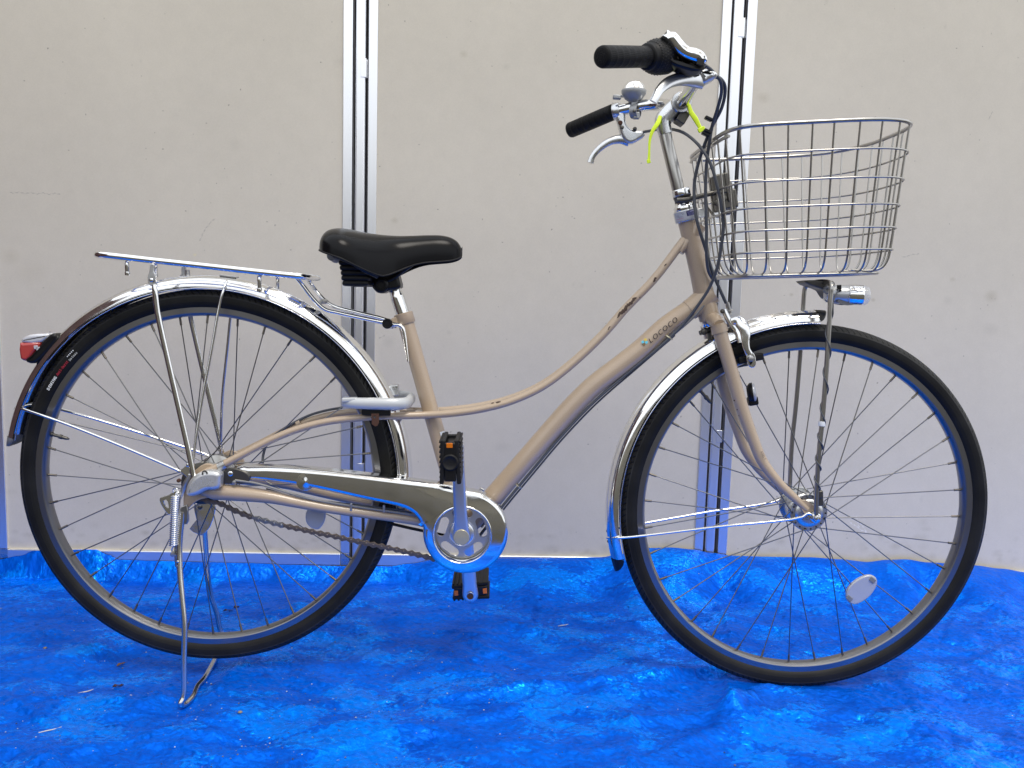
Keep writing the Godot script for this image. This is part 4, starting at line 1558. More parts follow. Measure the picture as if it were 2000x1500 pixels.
# ---------------------------------------------------------------- cranks, chain, chain case
func make_drivetrain() -> void:
	var bb := bb_at()
	# chain case: a chromed half cover with a window for the chainwheel
	var z := 0.058
	var outline := [455, 922, 462, 913, 476, 909, 486, 911, 520, 911, 580, 914, 640, 919, 720, 928, 800, 938, 850, 944, 896, 951]
	var c2 := at(909, 1040, z)
	var r_out := tube_radius(85.5, z)
	var ring := flat_path(outline, z)
	for i in 27:
		var a := lerpf(deg_to_rad(88), deg_to_rad(-188), i / 26.0)
		ring.append(Vector2(c2.x + cos(a) * r_out, c2.y + sin(a) * r_out))
	ring.append_array(flat_path([823, 1031, 818, 1018, 808, 1005, 790, 994, 760, 986, 720, 978, 680, 969, 640, 960, 590, 950, 540, 943, 500, 939, 478, 940, 462, 938], z))
	var hole := []
	var hc := at(902.5, 1044, z)
	for i in 40:
		var a := TAU * i / 40
		hole.append(Vector2(hc.x + cos(a) * tube_radius(57.5, z), hc.y + sin(a) * tube_radius(57.5, z)))
	var s := Shape.new()
	pad(s, ring, 0.026, 0.0615, 0.0092, 7, 2, hole)
	var arm0 := at(470, 924, z)
	var arm1 := at(800, 966, z)
	for i in s.v.size():
		if s.n[i].z > 0.999:
			var yc := lerpf(arm0.y, arm1.y, clampf((s.v[i].x - arm0.x) / (arm1.x - arm0.x), 0.0, 1.0))
			yc = lerpf(yc, c2.y, smoothstep(arm1.x, c2.x - 0.03, s.v[i].x))
			s.n[i] = Vector3(0, (s.v[i].y - yc) * 3.2, 1).normalized()
	var case_ := put("chain_case", s, M.chrome)
	# rolled lip round the window
	s = Shape.new()
	lathe(s, z_axis(Vector3(hc.x, hc.y, 0)), [Vector2(tube_radius(60, z), 0.0612), Vector2(tube_radius(58.8, z), 0.0628), Vector2(tube_radius(57, z), 0.0624), Vector2(tube_radius(55.2, z), 0.059), Vector2(tube_radius(54.6, z), 0.052)], 56, 0, TAU, 0.2)
	put("window_lip", s, M.bright_chrome, case_)
	# the dent in the upper arm
	s = Shape.new()
	lathe(s, Transform3D(Basis(Vector3.RIGHT, PI / 2) * Basis(Vector3.FORWARD, 0.2), at(597, 941, 0.0612)), [Vector2(0.016, -0.0004), Vector2(0.013, 0.0001), Vector2(0.008, 0.0006), Vector2(0.003, 0.0022), Vector2(0, 0.0027)], 20, 0, TAU, 0.1)
	put("dent", s, M.chrome, case_)
	s = Shape.new()
	rbox(s, Transform3D(Basis(Vector3.BACK, -0.5), at(941, 956, 0.05)), Vector3(0.009, 0.006, 0.006), 0.002)
	put("case_screw", s, M.zinc, case_)
	# chainwheel: an alloy dish with five windows
	var wheel := CSGCombiner3D.new()
	wheel.name = "chainwheel"
	wheel.position = Vector3(bb.x, bb.y, 0.046)
	wheel.material_override = M.satin_alloy
	bike.add_child(wheel, true)
	var disc := CSGCylinder3D.new()
	disc.name = "disc"
	disc.radius = 0.066
	disc.height = 0.004
	disc.sides = 72
	disc.rotation_degrees.x = 90
	wheel.add_child(disc, true)
	for k in 5:
		var a := deg_to_rad(126.0 + 72.0 * k + 36.0)
		for e in 2:
			var cut: CSGShape3D
			if e == 0:
				var bx := CSGBox3D.new()
				bx.size = Vector3(0.0155, 0.021, 0.02)
				bx.rotation.z = a
				bx.position = Vector3(cos(a), sin(a), 0) * 0.036
				cut = bx
				cut.name = "window_cut"
				cut.operation = CSGShape3D.OPERATION_SUBTRACTION
				wheel.add_child(cut, true)
			else:
				for q in [-1.0, 1.0]:
					var cy := CSGCylinder3D.new()
					cy.radius = 0.00775
					cy.height = 0.02
					cy.sides = 20
					cy.rotation_degrees.x = 90
					cy.position = Vector3(cos(a), sin(a), 0) * 0.036 + Vector3(-sin(a), cos(a), 0) * 0.0105 * q
					cy.name = "window_cut"
					cy.operation = CSGShape3D.OPERATION_SUBTRACTION
					wheel.add_child(cy, true)
	s = Shape.new()
	lathe(s, z_axis(Vector3(bb.x, bb.y, 0.048)), [Vector2(0.0245, 0), Vector2(0.023, 0.0035), Vector2(0.0195, 0.006), Vector2(0.0, 0.0075)], 36, 0, TAU, 0.3)
	put("spider_dome", s, M.satin_alloy)
	# right crank and pedal
	var tip_r := at(894, 868, 0.066)
	s = Shape.new()
	crank_arm(s, Vector3(bb.x, bb.y, 0.066), Vector3(tip_r.x, tip_r.y, 0.079), 0.0125, 0.0108)
	var crank := put("crank", s, M.satin_alloy)
	s = Shape.new()
	lathe(s, z_axis(Vector3(bb.x, bb.y, 0.0722)), [Vector2(0.0, 0.0), Vector2(0.0138, 0.0), Vector2(0.0138, 0.0018), Vector2(0.0132, 0.0026), Vector2(0, 0.003)], 32)
	put("dust_cap", s, M.brass, crank)
	# left crank
	var tip_l := at(918.5, 1163, -0.066)
	s = Shape.new()
	crank_arm(s, Vector3(bb.x, bb.y, -0.066), Vector3(tip_l.x, tip_l.y, -0.072), 0.0125, 0.0138)
	crank = put("crank", s, M.satin_alloy)
	s = Shape.new()
	lathe(s, z_axis(Vector3(tip_l.x, tip_l.y, -0.0625)), [Vector2(0, 0.0006), Vector2(0.0062, 0.0006)], 20)
	put("pedal_bore", s, M.rust, crank)
	s = Shape.new()
	lathe(s, z_axis(Vector3(tip_l.x, tip_l.y, -0.0628)), [Vector2(0.0062, 0.0008), Vector2(0.0066, 0.0016), Vector2(0.0074, 0.0016), Vector2(0.0078, 0.0006)], 20)
	put("bore_rim", s, M.polished_alloy, crank)
	make_pedal(at(882, 893, 0.125), 1.0, 0.03)
	var pl := at(920, 1148, -0.125)
	make_pedal(Vector3(tip_l.x, tip_l.y + 0.002, -0.125), -1.0, PI / 2 + 0.1)
	# chain: the slack lower run from the sprocket to the chain case
	s = Shape.new()
	lathe(s, z_axis(REAR + Vector3(0, 0, 0.045)), [Vector2(0.018, -0.001), Vector2(0.036, -0.001), Vector2(0.0375, 0.0), Vector2(0.036, 0.001), Vector2(0.018, 0.001)], 48)
	put("sprocket", s, M.dark_steel)
	var run := smooth(PackedVector3Array(path([368, 955, 0.045, 384, 970, 0.045, 405, 978, 0.045, 424, 981, 0.045, 450, 993, 0.045, 480, 1006, 0.045, 540, 1023, 0.045, 600, 1036.5, 0.045, 660, 1049, 0.045, 720, 1062, 0.045, 780, 1075, 0.045, 850, 1092, 0.045])), 24)
	s = Shape.new()
	lathe(s, z_axis(run[0]), [Vector2(0, -0.003), Vector2(0.003, -0.003), Vector2(0.003, 0.003), Vector2(0, 0.003)], 8)
	var chain := put("chain", s, M.dark_steel)
	var outer_link := link_mesh(0.0034, 0.0049)
	var inner_link := link_mesh(0.0022, 0.0046)
	var travelled := 0.0
	var last := run[0]
	var n := 0
	for i in range(1, run.size()):
		travelled += run[i].distance_to(run[i - 1])
		if travelled >= 0.0127:
			travelled = 0.0
			var f := axis_frame(last, run[i])
			put_mesh("link", outer_link if n % 2 == 0 else inner_link, Transform3D(Basis(f.basis.y, f.basis.x if f.basis.x.y > 0 else -f.basis.x, Vector3.BACK), (last + run[i]) * 0.5), M.alloy_link if n in [9, 10, 11, 12] else M.chain_steel, chain)
			last = run[i]
			n += 1


func link_mesh(half: float, r: float) -> ArrayMesh:
	var s := Shape.new()
	var o := []
	for i in 9:
		var a := -PI / 2 + PI * i / 8
		o.append(Vector2(0.00635 + cos(a) * r, sin(a) * r))
	o.append(Vector2(0, r * 0.5))
	for i in 9:
		var a := PI / 2 + PI * i / 8
		o.append(Vector2(-0.00635 + cos(a) * r, sin(a) * r))
	o.append(Vector2(0, -r * 0.5))
	pad(s, o, half - 0.0011, half, 0.0003, 1)
	pad(s, o, -half, -half + 0.0011, 0.0003, 1)
	for q in [-1.0, 1.0]:
		lathe(s, z_axis(Vector3(0.00635 * q, 0, 0)), [Vector2(0, -half - 0.0008), Vector2(0.0018, -half - 0.0008), Vector2(0.0024, -half), Vector2(0.0034, -half + 0.001), Vector2(0.0034, half - 0.001), Vector2(0.0024, half), Vector2(0.0018, half + 0.0008), Vector2(0, half + 0.0008)], 10)
	if not M.has("alloy_link"):
		mat("alloy_link", Color(0.4, 0.4, 0.4), 0.35, 1.0)
	return s.mesh()


func crank_arm(s: Shape, a: Vector3, b: Vector3, ra: float, rb: float) -> void:
	var d := Vector2(b.x - a.x, b.y - a.y)
	var L := d.length()
	d /= L
	var nrm := Vector2(-d.y, d.x)
	var o := []
	var p := Vector2(a.x, a.y)
	var rim := ra * 1.32
	for i in 15:
		var t := PI * (0.5 + i / 14.0)
		o.append(p + d * cos(t) * rim + nrm * sin(t) * rim)
	for t in [0.12, 0.25, 0.45, 0.7, 0.88]:
		var w := lerpf(ra, rb, t) + 0.003 * maxf(0.0, 1.0 - t * 5.0)
		if t > 0.8:
			w = rb * 1.02
		o.append(p + d * L * t - nrm * w)
	for i in 11:
		var t := -PI / 2 + PI * i / 10
		o.append(p + d * (L + cos(t) * rb * 1.15) + nrm * sin(t) * rb * 1.15)
	for t in [0.88, 0.7, 0.45, 0.25, 0.12]:
		var w := lerpf(ra, rb, t) + 0.003 * maxf(0.0, 1.0 - t * 5.0)
		if t > 0.8:
			w = rb * 1.02
		o.append(p + d * L * t + nrm * w)
	pad(s, o, a.z - 0.006, a.z + 0.006, 0.0056, 6)
	# the arm splays outwards towards the pedal and its faces are gently crowned
	var lean := (b.z - a.z) / L
	for i in s.v.size():
		var q := Vector2(s.v[i].x - a.x, s.v[i].y - a.y)
		s.v[i].z += lean * q.dot(d)
		s.n[i] = (s.n[i] - Vector3(d.x, d.y, 0) * lean * s.n[i].z + Vector3(nrm.x, nrm.y, 0) * q.dot(nrm) * 22.0 * absf(s.n[i].z)).normalized()


func make_pedal(c: Vector3, outward: float, turn: float) -> void:
	var f := Transform3D(Basis(Vector3.BACK, turn).scaled_local(Vector3(0.88, 0.92, 1.0)), c)
	var s := Shape.new()
	rbox(s, f * Transform3D(Basis.IDENTITY, Vector3.ZERO), Vector3(0.019, 0.058, 0.084), 0.003, true)
	for q in [-1.0, 1.0]:                                       # end walls
		rbox(s, f * Transform3D(Basis.IDENTITY, Vector3(0, 0, 0.041 * q)), Vector3(0.022, 0.07, 0.007), 0.003)
	for y in [-0.02, -0.0, 0.02]:
		rbox(s, f * Transform3D(Basis.IDENTITY, Vector3(0, y, 0)), Vector3(0.023, 0.005, 0.08), 0.0015)
	var pedal := put("pedal", s, M.black_plastic)
	for q in [-1.0, 1.0]:                                       # rubber treads with cross ribs
		s = Shape.new()
		rbox(s, f * Transform3D(Basis(Vector3.BACK, 0.05 * q), Vector3(0.0142 * q, 0, 0)), Vector3(0.0078, 0.079, 0.088), 0.0022, true)
		for k in 9:
			rbox(s, f * Transform3D(Basis(Vector3.BACK, 0.05 * q), Vector3(0.0182 * q, lerpf(-0.036, 0.036, k / 8.0), 0)), Vector3(0.004, 0.0042, 0.084), 0.0012)
		put("tread", s, M.rubber, pedal)
	s = Shape.new()
	lathe(s, z_axis(f * Vector3(0, 0, 0.044)), [Vector2(0.0138, -0.004), Vector2(0.0138, 0.0018), Vector2(0.0122, 0.0034), Vector2(0.0105, 0.0034), Vector2(0.0098, 0.0026), Vector2(0.004, 0.0026), Vector2(0, 0.0022)], 28, 0, TAU, 0.5)
	if outward > 0.0:
		put("end_cap", s, M.rubber, pedal)
	for q in ([1.0] if outward > 0.0 else [-1.0, 1.0]):
		s = Shape.new()
		rbox(s, f * Transform3D(Basis.IDENTITY, Vector3(-0.0005, 0.0305 * q, 0.0445)), Vector3(0.0115, 0.0085, 0.003), 0.0008)
		put("pedal_reflector", s, M.amber, pedal)
	s = Shape.new()
	lathe(s, z_axis(f * Vector3(0, 0, -0.06 * outward)), [Vector2(0.0, 0.0), Vector2(0.0055, 0.0), Vector2(0.0055, 0.02 * outward), Vector2(0, 0.02 * outward)], 12)
	put("spindle", s, M.zinc, pedal)


# ---------------------------------------------------------------- stand
func make_stand() -> void:
	var s := Shape.new()
	var near := path([357, 1000, 0.084, 351, 1060, 0.09, 351, 1110, 0.098, 356, 1170, 0.108, 360.5, 1222, 0.116, 359.5, 1290, 0.126, 358, 1362, 0.137])
	var low := 0.006
	var cross := [Vector3(-0.5215, 0.012, 0.142), Vector3(-0.5185, low, 0.136), ground(376, 1362, low), ground(386, 1340, low), ground(398, 1326, low), ground(409, 1308, low), ground(418, 1291, low), ground(425, 1278, low), Vector3(-0.515, low, -0.125), Vector3(-0.512, 0.014, -0.137)]
	var far := path([436, 1240, -0.128, 424, 1200, -0.122, 411, 1158, -0.113, 405, 1110, -0.104, 401, 1050, -0.094, 397, 995, -0.084])
	var pts := near.duplicate()
	pts.append_array(cross)
	pts.append_array(far)
	tube(s, pts, 0.0049, 16, 6)
	var stand := put("kickstand", s, M.stand_steel)
	# pivot plates
	s = Shape.new()
	pad(s, flat_path([346, 1000, 366, 985, 368, 1010, 366, 1023, 354, 1025, 352, 1080, 348, 1110, 343, 1105, 342, 1050], 0.084), 0.082, 0.0875, 0.0012, 2, 2)
	put("pivot_plate", s, M.steel, stand)
	s = Shape.new()
	pad(s, flat_path([378, 990, 398, 978, 420, 985, 420, 1000, 410, 1030, 394, 1046, 388, 1044, 370, 1033, 384, 1015], -0.08), -0.083, -0.079, 0.001, 2, 2)
	put("pivot_plate", s, M.bright_chrome, stand)
	round_bolt("bolt", at(391, 991, -0.079), 0.004, 0.003, M.dark_steel, stand)
	s = Shape.new()
	rbox(s, Transform3D(Basis.IDENTITY, at(361, 1012, 0.08)), Vector3(0.012, 0.014, 0.012), 0.001)
	put("stop_block", s, M.zinc, stand)
	for q in [[347, 1097], [347.5, 1106]]:
		round_bolt("rivet", at(q[0], q[1], 0.1), 0.0021, 0.0016, M.polished_alloy, stand)
	# coil spring hung beside the near leg
	s = Shape.new()
	var a := at(343.5, 968, 0.086)
	var b := at(339.5, 1066, 0.094)
	var turns := 24
	var line := []
	for i in turns * 10 + 1:
		var t := float(i) / (turns * 10)
		var p := a.lerp(b, t)
		var w := TAU * i / 10.0
		line.append(p + Vector3(cos(w), 0, sin(w)) * 0.0072)
	tube(s, line, 0.0012, 7, 1)
	var hook := path([343, 966, 0.089, 346, 960, 0.086, 345, 954, 0.084, 339, 955, 0.083, 338, 962, 0.082])
	tube(s, hook, 0.0012, 7, 4)
	hook = path([340, 1066, 0.094, 336, 1072, 0.092, 338, 1082, 0.092, 345, 1084, 0.092, 347, 1075, 0.092])
	tube(s, hook, 0.0012, 7, 4)
	var sp := put("stand_spring", s, M.polished_alloy)
	s = Shape.new()
	lathe(s, z_axis(at(339.5, 1081, 0.09)), [Vector2(0, 0), Vector2(0.0042, 0), Vector2(0.0042, 0.006), Vector2(0, 0.0065)], 12)
	put("spring_peg", s, M.zinc, sp)


# ---------------------------------------------------------------- luggage rack
func make_rack() -> void:
	var s := Shape.new()
	# the rim is one bent tube: back bow, two rails, front bow
	var rail := path([200, 497.5, 0.062, 300, 508.5, 0.066, 420, 521.5, 0.066, 520, 532.5, 0.066, 585, 539.5, 0.06])
	var bow := path([190, 498, 0.045])
	var loop := []
	loop.append_array(bow)
	loop.append_array(rail)
	loop.append_array(path([598, 541, 0.045]))
	var back := mirror(loop)
	back.reverse()
	loop.append_array(back)
	tube(s, loop, 0.0055, 16, 5, true)
	var rack := put("luggage_rack", s, M.bright_chrome)
	s = Shape.new()
	for k in 3:
		var z := [-0.03, 0.0, 0.03][k] as float
		tube(s, [Vector3(loop[0].x, loop[0].y, z), Vector3(loop[6].x, loop[6].y, z)], 0.0032, 10, 1)
	put("deck_rods", s, M.bright_chrome, rack)
	# cross bars with turned-down ends
	for q in [[250, 503, 533], [508, 531, 565]]:
		s = Shape.new()
		var p := at(q[0], q[1], 0.058)
		var e := at(q[0] - 1, q[2], 0.058)
		var pts := [e, Vector3(e.x, p.y - 0.008, 0.058), Vector3(p.x, p.y - 0.003, 0.05), Vector3(p.x, p.y - 0.003, -0.05), Vector3(e.x, p.y - 0.008, -0.058), Vector3(e.x, e.y, -0.058)]
		tube(s, pts, 0.0036, 12, 4)
		for z in [0.058, -0.058]:
			lathe(s, Transform3D(Basis.IDENTITY, Vector3(e.x, e.y - 0.002, z)), [Vector2(0, -0.003), Vector2(0.0042, -0.002), Vector2(0.0046, 0.001), Vector2(0.0042, 0.004), Vector2(0, 0.004)], 12)
		put("cross_bar", s, M.chrome, rack)
	# support straps and struts
	for q in [1.0, -1.0]:
		s = Shape.new()
		var z: float = 0.068 * q
		pad(s, flat_path([294, 516, 302, 516, 301, 530, 304, 536, 305, 550, 303, 557, 297, 559, 291, 555, 289, 540, 293, 530], 0.07), z, z + 0.004 * q, 0.0012, 2, 2)
		var strap := put("strut_bracket", s, M.alloy, rack)
		if q > 0:
			round_bolt("bolt", at(296, 547, 0.074), 0.0036, 0.003, M.polished_alloy, strap)
		s = Shape.new()
		var st := path([301, 556, 0.07, 303, 570, 0.071, 308, 610, 0.072, 325, 690, 0.073, 350, 800, 0.075, 368, 880, 0.077, 378, 930, 0.078])
		if q < 0:
			st = mirror(st)
		tube(s, st, [0.0035, 0.0052, 0.0052, 0.0052, 0.0052, 0.0052, 0.0048], 12, 4, false, 0.75, Vector3.BACK)
		put("strut", s, M.chrome, rack)
	# the front arms down to the seat collar
	var arm := path([578, 541, 0.03, 588, 553, 0.029, 612, 584, 0.024, 634, 604, 0.02, 660, 611, 0.017, 710, 622, 0.013, 748, 630, 0.011, 762, 633, 0.01])
	for q in 2:
		s = Shape.new()
		tube(s, arm if q == 0 else path([598, 541, -0.03, 608, 556, -0.028, 622, 574, -0.022, 638, 590, -0.018, 654, 599, -0.014, 700, 611, -0.01, 738, 620, -0.006, 758, 626, -0.004]), 0.0037, 12, 5)
		put("front_arm", s, M.bright_chrome, rack)
	s = Shape.new()
	rbox(s, Transform3D(Basis(Vector3.BACK, -0.15), at(590, 541, 0)), Vector3(0.028, 0.004, 0.085), 0.0015)
	put("front_plate", s, M.bright_chrome, rack)
	s = Shape.new()
	rbox(s, Transform3D(Basis(Vector3.BACK, -0.75), at(632, 589, -0.004)), Vector3(0.007, 0.008, 0.05), 0.0015)
	put("arm_tie", s, M.zinc, rack)
	s = Shape.new()
	lathe(s, z_axis(at(757, 632, 0.014)), [Vector2(0, 0), Vector2(0.0092, 0), Vector2(0.0092, 0.005), Vector2(0.008, 0.0065), Vector2(0.0065, 0.0065), Vector2(0.006, 0.0055), Vector2(0, 0.0055)], 24)
	put("clamp_bolt", s, M.black_plastic, rack)
	s = Shape.new()
	lathe(s, axis_frame(at(764, 634, 0.01), at(776, 635, 0.012)), [Vector2(0, 0), Vector2(0.0075, 0), Vector2(0.0078, 0.0035), Vector2(0.0058, 0.0045), Vector2(0.0058, 0.009), Vector2(0, 0.01)], 16)
	put("clamp_nut", s, M.chrome, rack)
	s = Shape.new()
	tube(s, path([770, 634, 0.015, 780, 635, 0.018, 786.5, 641, 0.0185, 790, 655, 0.0185, 794, 685, 0.0185, 797, 707, 0.0185]), [0.0036, 0.0038, 0.0038, 0.0036, 0.003, 0.0018], 12, 4)
	put("quick_lever", s, M.bright_chrome, rack)
	# the piece that meets the mudguard on the far side
	s = Shape.new()
	tube(s, path([366, 527, -0.03, 367, 540, -0.03, 369, 550, -0.025]), [0.004, 0.0044, 0.0052], 10, 3)
	put("fender_link", s, M.zinc, rack)


# ---------------------------------------------------------------- saddle
func make_saddle() -> void:
	var U := [637.0, 639.0, 644.0, 653.0, 668.0, 688.0, 710.0, 734.0, 758.0, 782.0, 808.0, 836.0, 862.0, 880.0, 892.0, 899.0, 903.0]
	var top := [478.0, 468.0, 459.0, 452.0, 448.5, 449.5, 454.0, 457.5, 460.0, 461.0, 460.5, 459.5, 460.0, 464.0, 471.0, 480.0, 491.0]
	var bot := [486.0, 490.0, 491.0, 494.0, 499.0, 506.0, 518.0, 531.0, 540.0, 532.0, 520.5, 514.0, 512.0, 510.5, 507.5, 504.0, 499.0]
	var wid := [0.045, 0.064, 0.08, 0.094, 0.103, 0.106, 0.1, 0.085, 0.066, 0.05, 0.04, 0.034, 0.03, 0.026, 0.021, 0.014, 0.004]
	var X := PackedVector3Array()
	for i in U.size():
		var t := at(U[i], top[i], 0.0)
		var b := at(U[i], bot[i], wid[i] * 0.92)
		X.append(Vector3(t.x, t.y, b.y))
	var W := PackedVector3Array()
	for i in U.size():
		W.append(Vector3(X[i].x, wid[i], 0))
	X = smooth(X, 4)
	W = smooth(W, 4)
	var n := X.size()
	var k := 40
	var grid := []
	for i in n:
		var row := PackedVector3Array()
		var f := float(i) / (n - 1)
		var rear := clampf(1.0 - f / 0.42, 0.0, 1.0)            # the broad part has two lobes
		for j in k + 1:
			var a := lerpf(-1.0, 1.0, float(j) / k) * PI * 0.5
			var z := signf(a) * pow(absf(sin(a)), 0.9)
			var up := pow(maxf(cos(a), 0.0), 0.62 - 0.1 * rear)
			var y := lerpf(X[i].z, X[i].y, up)
			y -= 0.006 * rear * exp(-pow(z / 0.16, 2.0)) * smoothstep(0.0, 0.15, f)
			y += 0.003 * rear * exp(-pow((absf(z) - 0.5) / 0.3, 2.0))
			row.append(Vector3(X[i].x - 0.012 * rear * (1.0 - absf(z)) * 0.0, y, z * W[i].y))
		grid.append(row)
	var s := Shape.new()
	grid_surface(s, grid, Vector3.UP)
	var saddle := put("saddle", s, M.saddle_vinyl)
	# underside: the base plate follows the skirt, arched up inside
	var under := []
	for i in n:
		var row := PackedVector3Array()
		for j in 9:
			var t := lerpf(-1.0, 1.0, j / 8.0)
			row.append(Vector3(X[i].x, X[i].z + 0.004 + 0.012 * (1.0 - t * t), t * W[i].y * 0.97))
		under.append(row)
	s = Shape.new()
	grid_surface(s, under, Vector3.DOWN)
	put("base_plate", s, M.black_plastic, saddle)
	# piping round the skirt and the band below it
	for q in [1.0, -1.0]:
		s = Shape.new()
		var line := []
		for i in range(2, n, 3):
			line.append(Vector3(X[i].x, X[i].z + 0.0006, W[i].y * q * 0.995))
		tube(s, line, 0.0016, 7, 2)
		put("piping", s, M.rubber, saddle)
	s = Shape.new()
	tube(s, path([647, 500, 0.03, 656, 502, 0.0, 647, 500, -0.03]), [0.008, 0.011, 0.008], 14, 6)
	put("rear_bumper", s, M.grey_plastic, saddle)
	# the band below the piping at the rear corner
	s = Shape.new()
	tube(s, path([652, 497, 0.085, 690, 510, 0.09, 716, 525, 0.08, 738, 538, 0.06]), [0.005, 0.0075, 0.0085, 0.006], 12, 5, false, 0.5, Vector3.UP)
	put("side_band", s, M.black_plastic, saddle)
	# rubber bellows in place of springs
	s = Shape.new()
	var tiers := [[664, 717, 512], [666, 722, 522], [668, 724, 532], [669, 725, 542], [671, 722, 552]]
	for z in [0.042, -0.042]:
		for q in tiers:
			var a := at(q[0], q[2], 0.05)
			var b := at(q[1], q[2] + 3, 0.05)
			rbox(s, Transform3D(Basis(Vector3.BACK, 0.02), Vector3((a.x + b.x) * 0.5, (a.y + b.y) * 0.5, z)), Vector3(b.x - a.x, 0.0098, 0.05), 0.0046, true)
	var bell := put("bellows", s, M.rubber, saddle)
	# rails and clamp
	for z in [0.022, -0.022]:
		s = Shape.new()
		tube(s, path([690, 556, z, 730, 552, z, 765, 545, z, 785, 530, z, 806, 515, z]), 0.0042, 10, 4)
		put("rail", s, M.black_plastic, saddle)
	s = Shape.new()
	pad(s, flat_path([728, 546, 738, 537, 762, 530, 778, 534, 783, 548, 785, 561, 776, 566, 762, 568, 752, 573, 741, 572, 733, 565, 728, 556], 0), -0.024, 0.024, 0.006, 4, 2)
	put("clamp", s, M.black_plastic, saddle)
	s = Shape.new()
	lathe(s, z_axis(at(745, 557, 0.024)), [Vector2(0, 0), Vector2(0.0128, 0), Vector2(0.0128, 0.005), Vector2(0.011, 0.0065), Vector2(0.0075, 0.0065), Vector2(0.0065, 0.005), Vector2(0, 0.005)], 28)
	put("clamp_boss", s, M.black_plastic, saddle)
	# seat post
	s = Shape.new()
	var pa := at(793, 632, 0)
	var pb := at(768, 556, 0)
	var L := pa.distance_to(pb)
	lathe(s, axis_frame(pa, pb), [Vector2(0.0127, 0), Vector2(0.0127, L * 0.66), Vector2(0.0121, L * 0.72), Vector2(0.011, L * 0.78), Vector2(0.0108, L)], 30, 0, TAU, 0.4)
	put("seat_post", s, M.chrome)


func grid_surface(s: Shape, g: Array, outward: Vector3) -> void:
	var n := g.size()
	var k: int = g[0].size()
	var nn := []
	for i in n:
		var row := PackedVector3Array()
		for j in k:
			var du: Vector3 = g[mini(i + 1, n - 1)][j] - g[maxi(i - 1, 0)][j]
			var dv: Vector3 = g[i][mini(j + 1, k - 1)] - g[i][maxi(j - 1, 0)]
			var q := du.cross(dv)
			q = q.normalized() if q.length_squared() > 1e-16 else Vector3.UP
			row.append(q)
		nn.append(row)
	var mid: Vector3 = nn[n / 2][k / 2]
	var sg := 1.0 if mid.dot(outward) > 0.0 else -1.0
	for i in n - 1:
		for j in k - 1:
			s.quad(g[i][j], g[i + 1][j], g[i + 1][j + 1], g[i][j + 1], nn[i][j] * sg, nn[i + 1][j] * sg, nn[i + 1][j + 1] * sg, nn[i][j + 1] * sg)


